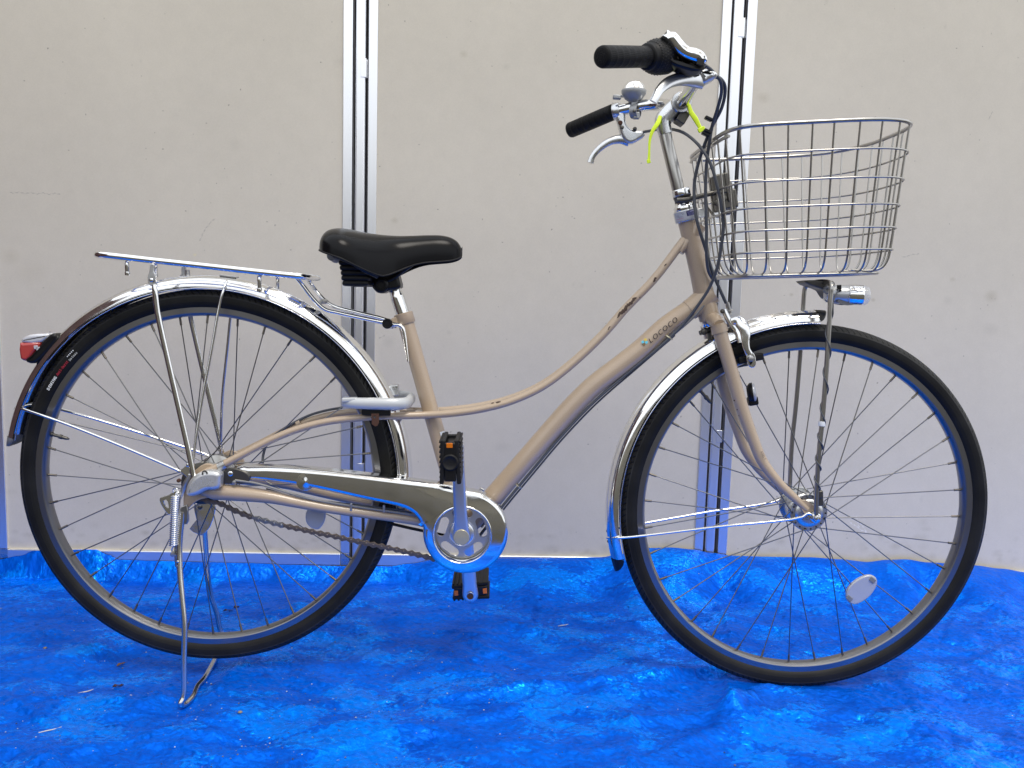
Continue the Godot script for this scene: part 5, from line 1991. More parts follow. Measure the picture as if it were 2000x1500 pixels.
# ---------------------------------------------------------------- handlebar, levers, bell, headset
func make_cockpit() -> void:
	# headset stack on the steering axis
	var ha := at(1343, 432, 0)
	var hb := at(1386, 624, 0)
	var up := (ha - hb).normalized()
	var f := axis_frame(ha, ha + up)
	var s := Shape.new()
	lathe(s, f, [Vector2(0.012, 0.019), Vector2(0.0182, 0.0185), Vector2(0.0192, 0.02), Vector2(0.0192, 0.0265), Vector2(0.0172, 0.0285), Vector2(0.016, 0.03), Vector2(0.0155, 0.034), Vector2(0.013, 0.034)], 36, 0, TAU, 0.4)
	var hs := put("headset", s, M.chrome)
	s = Shape.new()
	lathe(s, f, [Vector2(0.012, 0.033), Vector2(0.0148, 0.033), Vector2(0.0148, 0.042), Vector2(0.0158, 0.0425), Vector2(0.0158, 0.0455), Vector2(0.012, 0.0455)], 24, 0, TAU, 0.4)
	put("threaded_ring", s, M.dark_steel, hs)
	s = Shape.new()
	lathe(s, f.rotated_local(Vector3.UP, 0.3), [Vector2(0.011, 0.0455), Vector2(0.0175, 0.0455), Vector2(0.0178, 0.047), Vector2(0.0178, 0.0555), Vector2(0.0168, 0.0575), Vector2(0.011, 0.0578)], 6, 0, TAU, 0.1)
	put("lock_nut", s, M.polished_alloy, hs)
	# wide band with the registration sticker
	s = Shape.new()
	lathe(s, f, [Vector2(0.0165, -0.001), Vector2(0.0212, 0.0), Vector2(0.0216, 0.001), Vector2(0.0216, 0.0185), Vector2(0.0212, 0.0195), Vector2(0.0165, 0.0198)], 36, 0, TAU, 0.4)
	rbox(s, f * Transform3D(Basis(Vector3.UP, 0.12), Vector3(-0.024, 0.0085, 0.004)), Vector3(0.018, 0.0165, 0.006), 0.001)
	put("sticker_band", s, M.alloy, hs)
	s = Shape.new()
	var to_eye := f.basis.inverse() * (EYE - ha)
	var mid := atan2(to_eye.z, to_eye.x)
	lathe(s, f, [Vector2(0.02185, 0.0015), Vector2(0.02185, 0.0182)], 24, mid - 1.25, mid + 1.15)
	put("registration_sticker", s, sticker_material(), hs)
	# stem
	s = Shape.new()
	var q0 := at(1327, 379, 0)
	var q1 := at(1298, 258, 0)
	lathe(s, axis_frame(q0, q1), [Vector2(0.0111, 0), Vector2(0.0111, q0.distance_to(q1) * 0.99), Vector2(0.0106, q0.distance_to(q1))], 28)
	var stem := put("stem", s, M.steel)
	s = Shape.new()
	tube(s, path([1300, 262, 0, 1296, 247, 0, 1295, 236, 0, 1302, 226, 0, 1314, 214, 0, 1324, 206, 0]), [0.0121, 0.013, 0.0146, 0.0156, 0.016, 0.016], 22, 5)
	put("stem_neck", s, M.alloy, stem)
	s = Shape.new()
	var cl := at(1327, 204, 0)
	lathe(s, z_axis(cl), [Vector2(0.0128, -0.021), Vector2(0.0172, -0.021), Vector2(0.0178, -0.0195), Vector2(0.0178, 0.0195), Vector2(0.0172, 0.021), Vector2(0.0128, 0.021)], 30)
	put("bar_clamp", s, M.alloy, stem)
	s = Shape.new()
	rbox(s, Transform3D(Basis(Vector3.BACK, -0.5), at(1331, 231, 0)), Vector3(0.017, 0.022, 0.03), 0.002)
	put("clamp_lug", s, M.dark_steel, stem)
	# handlebar
	var half := path([1327, 204, 0, 1333, 197, 0.025, 1346, 178, 0.065, 1357, 158, 0.095, 1364, 138, 0.12, 1358, 122, 0.143, 1335, 112, 0.16, 1300, 110, 0.175, 1262, 111, 0.19, 1177, 111, 0.26])
	var bar := []
	for i in range(half.size() - 1, 0, -1):
		bar.append(Vector3(half[i].x, half[i].y, -half[i].z))
	bar.append_array(half)
	s = Shape.new()
	tube(s, bar, [0.0105, 0.0111, 0.0111, 0.0111, 0.0111, 0.0111, 0.0111, 0.0113, 0.0122, 0.0127, 0.0122, 0.0113, 0.0111, 0.0111, 0.0111, 0.0111, 0.0111, 0.0111, 0.0105], 24, 6)
	var hbar := put("handlebar", s, M.chrome)
	# grips with their dimple pattern
	var gtex := PackedByteArray()
	gtex.resize(128 * 128)
	for y in 128:
		for x in 128:
			var a := int((x + (8 if (y / 8) % 2 == 0 else 0)) % 16 < 9) * int(y % 8 < 5)
			gtex[y * 128 + x] = 60 if a else 200
	var gm := mat("grip_rubber", Color(0.008, 0.008, 0.009), 0.45)
	gm.metallic_specular = 0.28
	gm.heightmap_enabled = true
	gm.heightmap_texture = ImageTexture.create_from_image(Image.create_from_data(128, 128, false, Image.FORMAT_L8, gtex))
	gm.heightmap_scale = 0.14
	gm.uv1_scale = Vector3(5, 1.6, 1)
	for q in [1.0, -1.0]:
		var e := Vector3(half[9].x, half[9].y, half[9].z * q)
		var i0 := Vector3(half[8].x, half[8].y, half[8].z * q)
		var gf := axis_frame(e, i0)
		var L := e.distance_to(i0) + 0.006
		s = Shape.new()
		lathe(s, gf, [Vector2(0, -0.004), Vector2(0.0115, -0.004), Vector2(0.0146, -0.0025), Vector2(0.0158, 0.001), Vector2(0.0158, L * 0.5), Vector2(0.0156, L - 0.002), Vector2(0.0148, L), Vector2(0.011, L)], 32, 0, TAU, 0.5)
		put("grip", s, gm, hbar)
	# twist shifter on the near side
	var d := (half[8] as Vector3 - half[9] as Vector3).normalized()
	var b0 := half[8] as Vector3
	var tf := axis_frame(b0, b0 + d)
	s = Shape.new()
	lathe(s, tf, [Vector2(0.0135, 0.0), Vector2(0.0185, 0.0005), Vector2(0.02, 0.003), Vector2(0.0188, 0.0065), Vector2(0.0205, 0.009), Vector2(0.0245, 0.018), Vector2(0.0262, 0.026), Vector2(0.0265, 0.043), Vector2(0.0262, 0.05), Vector2(0.02, 0.052), Vector2(0.012, 0.052)], 40, 0, TAU, 0.5)
	var shifter := put("twist_shifter", s, M.rubber, hbar)
	s = Shape.new()                                             # moulded pimples
	for i in 5:
		for j in 34:
			var a := TAU * (j + (0.5 if i % 2 else 0.0)) / 34
			var y := 0.012 + i * 0.0052
			var r := lerpf(0.0215, 0.0262, clampf((y - 0.009) / 0.017, 0.0, 1.0)) + 0.0002
			var p := tf * (Vector3(cos(a), 0, sin(a)) * r + Vector3.UP * y)
			var o := tf.basis * Vector3(cos(a), 0, sin(a))
			lathe(s, axis_frame(p, p + o), [Vector2(0.0013, 0), Vector2(0.0008, 0.0007), Vector2(0, 0.0009)], 6, 0, TAU, 0.0)
	put("pimples", s, M.black_plastic, shifter)
	s = Shape.new()
	pad(s, flat_path([1302, 92, 1308, 98, 1312, 112, 1324, 120, 1345, 126, 1368, 131, 1375, 128, 1374, 137, 1350, 141, 1325, 133, 1308, 128, 1300, 112], 0.178), 0.148, 0.188, 0.007, 4, 2)
	put("shifter_body", s, M.black_plastic, shifter)
	s = Shape.new()
	pad(s, flat_path([1288, 76, 1294, 70, 1304, 66.5, 1316, 67, 1323, 73, 1331, 83, 1343, 95, 1357, 98, 1368, 103, 1376, 112, 1379, 122, 1375, 128, 1364, 128, 1344, 123, 1326, 114, 1313, 103, 1304, 91, 1296, 82], 0.176), 0.148, 0.196, 0.011, 6, 3)
	put("shifter_cap", s, M.bright_chrome, shifter)
	s = Shape.new()
	rbox(s, Transform3D(Basis(Vector3.BACK, -0.25), at(1368, 121, 0.195)), Vector3(0.011, 0.011, 0.004), 0.001)
	put("cap_notch", s, M.black_plastic, shifter)
	# near brake lever
	s = Shape.new()
	pad(s, flat_path([1354, 143, 1360, 135, 1372, 136, 1388, 139, 1398, 143, 1400, 149, 1394, 156, 1383, 162, 1372, 167, 1366, 160], 0.13), 0.108, 0.142, 0.009, 5, 2)
	var lever := put("brake_lever", s, M.satin_alloy, hbar)
	s = Shape.new()
	tube(s, path([1371, 158, 0.132, 1350, 154, 0.142, 1326, 155, 0.154, 1303, 163, 0.168, 1287, 178, 0.178, 1280, 191, 0.182, 1276, 199, 0.183]), [0.0132, 0.0128, 0.0104, 0.0088, 0.007, 0.006, 0.007], 18, 6, false, 0.5, Vector3.BACK)
	put("blade", s, M.satin_alloy, lever)
	s = Shape.new()
	pad(s, flat_path([1320, 127, 1334, 128, 1350, 138, 1352, 147, 1340, 149, 1328, 143], 0.15), 0.13, 0.156, 0.004, 3, 2)
	put("lever_clamp", s, M.grey_plastic, lever)
	round_bolt("screw", at(1322, 137, 0.16), 0.0048, 0.004, M.black_plastic, lever)
	# far brake lever
	var fi := Vector3(half[8].x, half[8].y, -half[8].z)
	var fd := (Vector3(half[7].x, half[7].y, -half[7].z) - fi).normalized()
	s = Shape.new()
	lathe(s, axis_frame(fi + fd * 0.004, fi + fd * 0.03), [Vector2(0.011, 0), Vector2(0.0158, 0), Vector2(0.0164, 0.001), Vector2(0.0164, 0.013), Vector2(0.0158, 0.014), Vector2(0.011, 0.014)], 26)
	lever = put("brake_lever", s, M.alloy, hbar)
	s = Shape.new()
	pad(s, flat_path([1203, 222, 1219, 222, 1221, 240, 1226, 250, 1236, 256, 1254, 257, 1259, 261, 1257, 268, 1247, 275, 1233, 282, 1222, 280, 1213, 268, 1207, 248], -0.185), -0.194, -0.172, 0.006, 4, 2)
	put("lever_body", s, M.alloy, lever)
	s = Shape.new()
	tube(s, path([1228, 275, -0.183, 1212, 272, -0.183, 1192, 276, -0.183, 1172, 289, -0.183, 1158, 305, -0.183, 1153, 318, -0.183]), [0.0115, 0.0092, 0.0074, 0.0064, 0.0058, 0.0066], 16, 6, false, 0.7, Vector3.BACK)
	put("blade", s, M.alloy, lever)
	for q in [[1211.5, 240, 0.0045, "rusty_bolt"], [1215, 249, 0.0036, "screw"]]:
		round_bolt(q[3], at(q[0], q[1], -0.1715), q[2], 0.003, M.rust if q[2] > 0.004 else M.dark_steel, lever)
	round_bolt("screw", at(1239, 253, -0.18), 0.004, 0.012, M.dark_steel, lever)
	# bell on the far side
	var bz := -0.165
	var bt := at(1238, 178, bz)
	s = Shape.new()
	var rr := 0.0238
	lathe(s, Transform3D(Basis.IDENTITY, bt), [Vector2(rr * 0.99, 0.0), Vector2(rr * 0.92, 0.006), Vector2(rr * 0.8, 0.0115), Vector2(rr * 0.6, 0.0162), Vector2(rr * 0.35, 0.0189), Vector2(0, 0.0198)], 36, 0, TAU, -1.0)
	var bell := put("bell", s, M.bright_chrome, hbar)
	s = Shape.new()
	lathe(s, Transform3D(Basis.IDENTITY, bt), [Vector2(0, -0.022), Vector2(0.008, -0.021), Vector2(0.017, -0.015), Vector2(0.0225, -0.007), Vector2(rr, -0.004), Vector2(rr + 0.0004, 0.0005), Vector2(rr, 0.0015)], 36, 0, TAU, 0.6)
	put("bell_base", s, M.bell_grey, bell)
	s = Shape.new()
	rbox(s, Transform3D(Basis(Vector3.BACK, -0.15), at(1239, 204, bz)), Vector3(0.0135, 0.024, 0.012), 0.002)
	lathe(s, axis_frame(at(1234, 218, -0.168), at(1248, 216.5, -0.16)), [Vector2(0.0112, 0), Vector2(0.0138, 0), Vector2(0.0138, 0.0145), Vector2(0.0112, 0.0145)], 24)
	rbox(s, Transform3D(Basis.IDENTITY, at(1243, 226, bz + 0.004)), Vector3(0.012, 0.013, 0.012), 0.002)
	put("bell_clamp", s, M.bell_grey, bell)
	round_bolt("screw", at(1239, 217, bz + 0.014), 0.0034, 0.003, M.dark_steel, bell)
	s = Shape.new()
	rbox(s, Transform3D(Basis(Vector3.BACK, -0.05), at(1205, 190, bz)), Vector3(0.016, 0.0085, 0.012), 0.0025, true)
	rbox(s, Transform3D.IDENTITY.translated(at(1218, 188, bz)), Vector3(0.012, 0.004, 0.006), 0.001)
	put("thumb_lever", s, M.bell_grey, bell)
	# neon ribbon knotted round the bar beside the stem
	var rb := thing("ribbon", "neon yellow ribbon tied round the handlebar at the stem, two loose ends hanging", "ribbon", cl)
	for q in [[1290, 226, 0.014, 1285, 240, 0.019, 1274, 257, 0.021, 1269, 275, 0.021, 1268, 296, 0.021, 1267, 317, 0.021], [1345, 204, 0.022, 1350, 220, 0.023, 1358, 232, 0.023, 1366, 247, 0.022, 1369, 251, 0.022]]:
		s = Shape.new()
		var pts := path(q)
		for i in pts.size():
			pts[i] -= cl
		tube(s, pts, [0.003, 0.0042, 0.003, 0.0022, 0.0019, 0.0026] if pts.size() == 6 else [0.003, 0.0042, 0.0046, 0.0034, 0.003], 8, 5, false, 0.22, Vector3.RIGHT)
		put("loose_end", s, M.neon, rb)
	s = Shape.new()
	rbox(s, Transform3D(Basis(Vector3.BACK, 0.5), at(1370, 253, 0.022) - cl), Vector3(0.013, 0.008, 0.004), 0.0015)
	rbox(s, Transform3D(Basis(Vector3.BACK, 0.3), at(1267, 315, 0.021) - cl), Vector3(0.0065, 0.007, 0.002), 0.0008)
	put("knot", s, M.neon, rb)
	s = Shape.new()
	lathe(s, z_axis(Vector3(0, 0, -0.0225)), [Vector2(0.0128, -0.0015), Vector2(0.0142, -0.0015), Vector2(0.0142, 0.0015), Vector2(0.0128, 0.0015)], 24)
	put("wrap", s, M.neon, rb)


func sticker_material() -> StandardMaterial3D:
	var w := 256
	var h := 64
	var im := Image.create(w, h, false, Image.FORMAT_RGB8)
	im.fill(Color(0.66, 0.67, 0.7))
	# u runs against the reading direction, so print from the right
	var rect := func(x: int, y: int, ww: int, hh: int, c: Color) -> void: im.fill_rect(Rect2i(w - x - ww, y, ww, hh), c)
	rect.call(0, 54, 256, 10, Color(0.6, 0.61, 0.64))
	rect.call(128, 6, 110, 34, Color(0.07, 0.06, 0.3))
	for k in 4:
		rect.call(134 + k * 3, 13 + k * 7, 96 - k * 7, 2, Color(0.62, 0.62, 0.8))
	rect.call(160, 10, 44, 4, Color(0.75, 0.75, 0.88))
	for k in 26:
		rect.call(14 + (k * 37) % 90, 8 + (k * 13) % 30, 3 + k % 5, 2, Color(0.2, 0.2, 0.27))
	for k in 9:
		rect.call(18 + k * 9, 43 + k % 2, 6, 3, Color(0.72, 0.3, 0.4))
	rect.call(176, 45, 48, 9, Color(0.25, 0.25, 0.27))
	rect.call(179, 47, 42, 5, Color(0.72, 0.72, 0.72))
	im.flip_y()
	var m := mat("sticker", Color.WHITE, 0.35)
	m.albedo_texture = ImageTexture.create_from_image(im)
	m.texture_repeat = false
	return m


# ---------------------------------------------------------------- basket
func rounded(a: float, x0: float, x1: float, zh: float, p: float) -> Vector2:
	var c := cos(a)
	var s := sin(a)
	var e := lerpf(p, p * 2.1, smoothstep(0.1, -0.5, c))         # squarer at the back than at the front
	return Vector2((x0 + x1) * 0.5 + signf(c) * pow(absf(c), 2.0 / e) * (x1 - x0) * 0.5, signf(s) * pow(absf(s), 2.0 / e) * zh)


func make_basket() -> void:
	var tx0 := 0.358
	var tx1 := 0.683
	var bx0 := at(1408, 540, 0.0).x
	var bx1 := at(1704, 530, 0.0).x
	var top_at := func(a: float) -> Vector3:
		var q := rounded(a, tx0, tx1, 0.171, 2.9)
		return Vector3(q.x, 0.9885 + (q.x - 0.365) * 0.0765, q.y)
	var bot_at := func(a: float) -> Vector3:
		var q := rounded(a, bx0, bx1, 0.134, 3.0)
		return Vector3(q.x, 0.7605 + (q.x - bx0) * 0.055, q.y)
	# even spacing along the rim
	var angs := []
	var steps := 2000
	var acc := 0.0
	var prev: Vector3 = top_at.call(0.0)
	var cum := [0.0]
	for i in range(1, steps + 1):
		var p: Vector3 = top_at.call(TAU * i / steps)
		acc += p.distance_to(prev)
		cum.append(acc)
		prev = p
	var N := 31
	var j := 0
	for k in N:
		var want := acc * (k + 0.42) / N
		while cum[j] < want:
			j += 1
		angs.append(TAU * j / steps)
	# rim
	var line := []
	for i in 72:
		line.append(top_at.call(TAU * i / 72))
	var s := Shape.new()
	tube(s, line, 0.0034, 12, 2, true)
	var basket := put("basket", s, M.basket_steel)
	# a second wire just under the rim at the back
	line = []
	for i in 25:
		var a := lerpf(PI * 0.86, PI * 1.14, i / 24.0)
		var p: Vector3 = top_at.call(a)
		line.append(Vector3(p.x, p.y - 0.0085, p.z))
	s = Shape.new()
	tube(s, line, 0.0028, 10, 2)
	put("back_wire", s, M.basket_steel, basket)
	var centre := Vector3((bx0 + bx1) * 0.5, 0.7605 + (bx1 - bx0) * 0.0275, 0)
	for a in angs:
		var t: Vector3 = top_at.call(a)
		var b: Vector3 = bot_at.call(a)
		var inw := (centre - b)
		inw.y = 0
		var side := inw
		if absf(b.z) > 0.1:
			side = Vector3(0, 0, inw.z)
		elif absf(b.x - centre.x) > 0.1:
			side = Vector3(inw.x, 0, 0)
		side = side.normalized()
		var wall := (t - b).normalized()
		var pts := [t + Vector3(0, -0.002, 0), t.lerp(b, 0.3), t.lerp(b, 0.6), b + wall * 0.045, b + wall * 0.021 + side * 0.0015, b + wall * 0.0065 + side * 0.0085, b + side * 0.023, b + side * 0.06]
		if absf(b.z) > 0.1:
			pts.append(Vector3(b.x, b.y, 0.0))
		s = Shape.new()
		tube(s, pts, 0.0017, 8, 3)
		put("wire", s, M.basket_steel, basket)
	for fr in [0.185, 0.37, 0.545, 0.7, 0.85]:
		line = []
		for i in 64:
			var a := TAU * i / 64
			var t: Vector3 = top_at.call(a)
			var b: Vector3 = bot_at.call(a)
			var p := t.lerp(b, fr)
			var o := Vector3(p.x - centre.x, 0, p.z).normalized()
			line.append(p + o * 0.0028)
		s = Shape.new()
		tube(s, line, 0.0017, 8, 2, true)
		put("hoop", s, M.basket_steel, basket)
	for q in [0.82, 0.5]:
		line = []
		for i in 48:
			var b: Vector3 = bot_at.call(TAU * i / 48)
			line.append(Vector3(lerpf(centre.x, b.x, 0.92 if q > 0.6 else 0.9), centre.y + (b.y - centre.y) * 0.9 - 0.003, b.z * q))
		s = Shape.new()
		tube(s, line, 0.0024, 8, 2, true)
		put("floor_wire", s, M.basket_steel, basket)
	# clamp that fixes the basket to the head of the bicycle
	s = Shape.new()
	rbox(s, Transform3D(Basis(Vector3.BACK, 0.22), at(1404, 362, 0.0)), Vector3(0.022, 0.035, 0.05), 0.003)
	rbox(s, Transform3D(Basis(Vector3.BACK, 0.22), at(1415, 392, 0.0)), Vector3(0.035, 0.034, 0.046), 0.004)
	rbox(s, Transform3D(Basis(Vector3.BACK, 0.22), at(1420, 366, 0.02)), Vector3(0.007, 0.05, 0.012), 0.002)
	rbox(s, Transform3D(Basis(Vector3.BACK, 0.22), at(1429, 385, 0.02)), Vector3(0.006, 0.055, 0.012), 0.002)
	var clamp_ := put("basket_clamp", s, M.dark_steel, basket)
	for q in [[1413, 388, 0.023], [1399, 396, 0.02]]:
		round_bolt("bolt", at(q[0], q[1], q[2]), 0.0058, 0.006, M.dark_steel, clamp_)
	s = Shape.new()
	tube(s, path([1322, 391, 0.017, 1345, 389, 0.018, 1372, 382, 0.018, 1398, 376, 0.016]), 0.0042, 10, 3, false, 0.5, Vector3.BACK)
	put("mount_strap", s, M.dark_steel)
	s = Shape.new()
	tube(s, path([1373, 395, 0.0, 1384, 408, 0.0, 1393, 420, 0.0, 1404, 424, 0.0, 1418, 419, 0.0, 1430, 415, 0.0, 1434, 395, 0.0]), 0.002, 8, 4)
	put("clip_wire", s, M.basket_steel, basket)
	# plate in the floor of the basket
	s = Shape.new()
	var pc := at(1590, 540, 0.0)
	rbox(s, Transform3D(Basis(Vector3.BACK, 0.05), pc + Vector3(0, 0.002, 0)), Vector3(0.055, 0.003, 0.06), 0.001)
	put("floor_plate", s, M.rust, basket)
	# legs from the basket to the front axle
	var near := path([1622.5, 553, 0.052, 1624, 560, 0.061, 1622.5, 575, 0.062, 1619, 640, 0.063, 1614, 720, 0.064, 1606, 820, 0.065, 1600, 880, 0.066, 1596, 940, 0.066, 1594, 990, 0.066, 1594, 1004, 0.066])
	s = Shape.new()
	var u_bar := near.duplicate()
	u_bar.reverse()
	u_bar.append_array(mirror(near))
	tube(s, u_bar, 0.0042, 14, 5)
	put("basket_leg", s, M.steel)
	s = Shape.new()
	lathe(s, axis_frame(at(1605, 832, 0.0655), at(1606, 822, 0.0655)), [Vector2(0.0044, 0), Vector2(0.0058, 0), Vector2(0.006, 0.001), Vector2(0.006, 0.0075), Vector2(0.0058, 0.0085), Vector2(0.0044, 0.0085)], 18)
	put("wire_sleeve", s, M.print_white)


# ---------------------------------------------------------------- lamps and reflectors
func make_lights() -> void:
	# headlamp below the basket
	var s := Shape.new()
	pad(s, flat_path([1562, 549, 1590, 548, 1618, 549, 1622, 556, 1615, 563, 1619, 572, 1618, 584, 1612, 583, 1606, 575, 1600, 567, 1584, 561, 1570, 556], 0.0), -0.022, 0.022, 0.003, 3, 2)
	put("lamp_bracket", s, M.dark_steel)
	var a := at(1622, 574.5, 0.014)
	var dir := Vector3(0.965, -0.015, 0.26).normalized()
	var f := axis_frame(a, a + dir)
	s = Shape.new()
	lathe(s, f, [Vector2(0, -0.012), Vector2(0.0105, -0.011), Vector2(0.015, -0.006), Vector2(0.0162, 0.002), Vector2(0.0168, 0.029), Vector2(0.0164, 0.03)], 30, 0, TAU, 0.5)
	var lamp := put("headlamp", s, M.cast_silver)
	s = Shape.new()
	lathe(s, f, [Vector2(0.0164, 0.0295), Vector2(0.0176, 0.03), Vector2(0.0179, 0.032), Vector2(0.0179, 0.052), Vector2(0.0174, 0.054), Vector2(0.0164, 0.0545)], 36, 0, TAU, 0.4)
	put("chrome_band", s, M.bright_chrome, lamp)
	s = Shape.new()
	lathe(s, f, [Vector2(0.0003, 0.036), Vector2(0.006, 0.038), Vector2(0.0115, 0.044), Vector2(0.016, 0.0545)], 30, 0, TAU, -1.0)
	put("lamp_mirror", s, M.bright_chrome, lamp)
	s = Shape.new()
	lathe(s, f, [Vector2(0.0, 0.036), Vector2(0.0028, 0.037), Vector2(0.003, 0.045), Vector2(0.0, 0.048)], 12, 0, TAU, 0.0)
	put("bulb", s, M.dark_steel, lamp)
	s = Shape.new()
	lathe(s, f, [Vector2(0.0172, 0.053), Vector2(0.0172, 0.058), Vector2(0.015, 0.0625), Vector2(0.01, 0.0655), Vector2(0.005, 0.0666), Vector2(0, 0.067)], 32, 0, TAU, -1.0)
	put("lens", s, M.clear_lens, lamp)
	s = Shape.new()
	pad(s, flat_path([1628, 588, 1650, 592, 1668, 589, 1680, 587, 1670, 592, 1656, 594, 1636, 591], 0.02), 0.008, 0.032, 0.004, 3, 2)
	put("lamp_visor", s, M.grey_plastic, lamp)
	s = Shape.new()
	lathe(s, z_axis(at(1614, 566, 0.022)), [Vector2(0, 0), Vector2(0.0066, 0), Vector2(0.0072, 0.001), Vector2(0.0072, 0.005), Vector2(0.0062, 0.006), Vector2(0.003, 0.006), Vector2(0.0025, 0.004), Vector2(0, 0.004)], 20)
	put("lamp_pivot", s, M.grey_plastic, lamp)
	s = Shape.new()
	rbox(s, Transform3D(Basis(Vector3.BACK, 0.1), at(1639, 563, 0.034)), Vector3(0.007, 0.012, 0.005), 0.001)
	put("wire_plug", s, M.black_plastic, lamp)
	# its wire, coiled loosely round the near leg
	s = Shape.new()
	var lead := path([1638, 566, 0.036, 1632, 576, 0.05, 1627, 592, 0.062])
	var leg := path([1621, 596, 0.063, 1614, 720, 0.064, 1605, 828, 0.065, 1598, 900, 0.066, 1595, 962, 0.066])
	var legs := smooth(PackedVector3Array(leg), 24)
	for i in range(3, legs.size()):
		var w := i * 0.42
		lead.append(legs[i] + Vector3(sin(w) * 0.0052, 0, 0.0012 + cos(w) * 0.0052))
	tube(s, lead, 0.0013, 7, 1)
	put("lamp_wire", s, M.cable_grey)
	s = Shape.new()
	rbox(s, Transform3D(Basis(Vector3.BACK, 0.1), at(1599, 965, 0.06)), Vector3(0.013, 0.014, 0.012), 0.002)
	rbox(s, Transform3D(Basis(Vector3.BACK, 0.1), at(1599, 975, 0.052)), Vector3(0.014, 0.024, 0.01), 0.002)
	put("hub_connector", s, M.dark_steel)
	# round reflector on the fork
	s = Shape.new()
	var ra := at(1468, 767, 0.0)
	var rd := Vector3(0.93, 0.2, 0.3).normalized()
	var rf := axis_frame(ra, ra + rd)
	lathe(s, rf, [Vector2(0, -0.008), Vector2(0.012, -0.008), Vector2(0.0185, -0.002), Vector2(0.0185, 0.003), Vector2(0, 0.003)], 26, 0, TAU, 0.4)
	rbox(s, Transform3D(Basis(Vector3.BACK, 0.2), at(1470, 783, 0.0)), Vector3(0.018, 0.016, 0.016), 0.003)
	var rfl := put("fork_reflector", s, M.black_plastic)
	s = Shape.new()
	lathe(s, rf, [Vector2(0.0168, 0.003), Vector2(0.0168, 0.0055), Vector2(0.013, 0.0075), Vector2(0, 0.0085)], 26, 0, TAU, 0.3)
	put("reflector_face", s, M.prism_reflector, rfl)
	# tail lamp on the rear mudguard
	s = Shape.new()
	pad(s, flat_path([66, 706, 63, 700, 74, 692, 90, 674, 104, 658, 115, 650, 123, 652, 124, 660, 112, 678, 96, 696, 80, 708], 0.0), -0.024, 0.024, 0.006, 4, 2)
	var tail := put("tail_lamp", s, M.black_plastic)
	s = Shape.new()
	pad(s, flat_path([51, 668, 57, 668, 92, 668, 78, 688, 66, 703, 56, 702, 51.5, 697], 0.0), -0.022, 0.022, 0.006, 4, 2)
	put("red_lens", s, M.red_lens, tail)
	s = Shape.new()
	pad(s, flat_path([53, 664, 60, 656, 78, 651.5, 96, 651, 108, 652, 95, 667, 57, 668.5], 0.0), -0.021, 0.021, 0.005, 4, 2)
	put("clear_top", s, M.reflector, tail)
	s = Shape.new()
	for q in [[70, 678], [75, 681]]:
		rbox(s, Transform3D(Basis(Vector3.BACK, 0.15), at(q[0], q[1], 0.0222)), Vector3(0.007, 0.006, 0.0012), 0.0005)
	put("lens_facets", s, M.reflector, tail)
	# front brake: two curved arms over the tyre
	s = Shape.new()
	tube(s, path([1414, 605, 0.016, 1422, 622, 0.018, 1430, 634, 0.02, 1441, 645, 0.024, 1448, 658, 0.03, 1450, 669, 0.032]), [0.0052, 0.0056, 0.0066, 0.0085, 0.0095, 0.0088], 16, 5, false, 0.7, Vector3.BACK)
	var brake := put("front_brake", s, M.polished_alloy)
	s = Shape.new()
	tube(s, path([1430, 629, 0.022, 1442, 627, 0.028, 1452, 637, 0.034, 1456, 652, 0.036, 1456, 668, 0.0365, 1459, 683, 0.036, 1466, 696, 0.035]), [0.0078, 0.0095, 0.0098, 0.0092, 0.0075, 0.0062, 0.0072], 16, 5, false, 0.55, Vector3.BACK)
	put("caliper_arm", s, M.polished_alloy, brake)
	s = Shape.new()
	var slot := []
	for i in 20:
		var t := TAU * i / 20
		slot.append(Vector2(at(1466.5, 703, 0.036).x + cos(t) * 0.0034 + sin(t) * 0.0012, at(1466.5, 703, 0.036).y + sin(t) * 0.0085))
	pad(s, flat_path([1457, 694, 1462, 688, 1471, 689, 1475, 697, 1476, 711, 1472, 718, 1464, 717, 1459, 708], 0.036), 0.033, 0.0385, 0.0018, 3, 2, slot)
	put("pad_holder", s, M.polished_alloy, brake)
	round_bolt("pad_nut", at(1466, 700, 0.0385), 0.0058, 0.006, M.zinc, brake)
	s = Shape.new()
	rbox(s, Transform3D(Basis(Vector3.BACK, 0.22), at(1466, 700, 0.024)), Vector3(0.046, 0.013, 0.011), 0.003)
	put("brake_pad", s, M.rubber, brake)
	s = Shape.new()
	tube(s, path([1452, 640, -0.03, 1448, 665, -0.036, 1446, 690, -0.034]), [0.008, 0.007, 0.007], 12, 4)
	rbox(s, Transform3D(Basis(Vector3.BACK, 0.22), at(1450, 708, -0.024)), Vector3(0.036, 0.016, 0.011), 0.004)
	put("far_arm", s, M.dark_steel, brake)
	s = Shape.new()
	lathe(s, axis_frame(at(1425, 612, 0.012), at(1420, 590, 0.016)), [Vector2(0, -0.004), Vector2(0.0032, -0.004), Vector2(0.0032, 0.002), Vector2(0.0066, 0.002), Vector2(0.0066, 0.006), Vector2(0.0042, 0.0065), Vector2(0.0042, 0.016), Vector2(0.0034, 0.021), Vector2(0, 0.021)], 14, 0, TAU, 0.4)
	put("barrel_adjuster", s, M.zinc, brake)
	round_bolt("brake_bolt", at(1411, 608, 0.018), 0.0042, 0.005, M.dark_steel, brake)
	s = Shape.new()
	tube(s, path([1424, 640, 0.012, 1432, 652, 0.014, 1436, 664, 0.016]), [0.007, 0.0085, 0.006], 12, 4)
	put("brake_spring", s, M.dark_steel, brake)


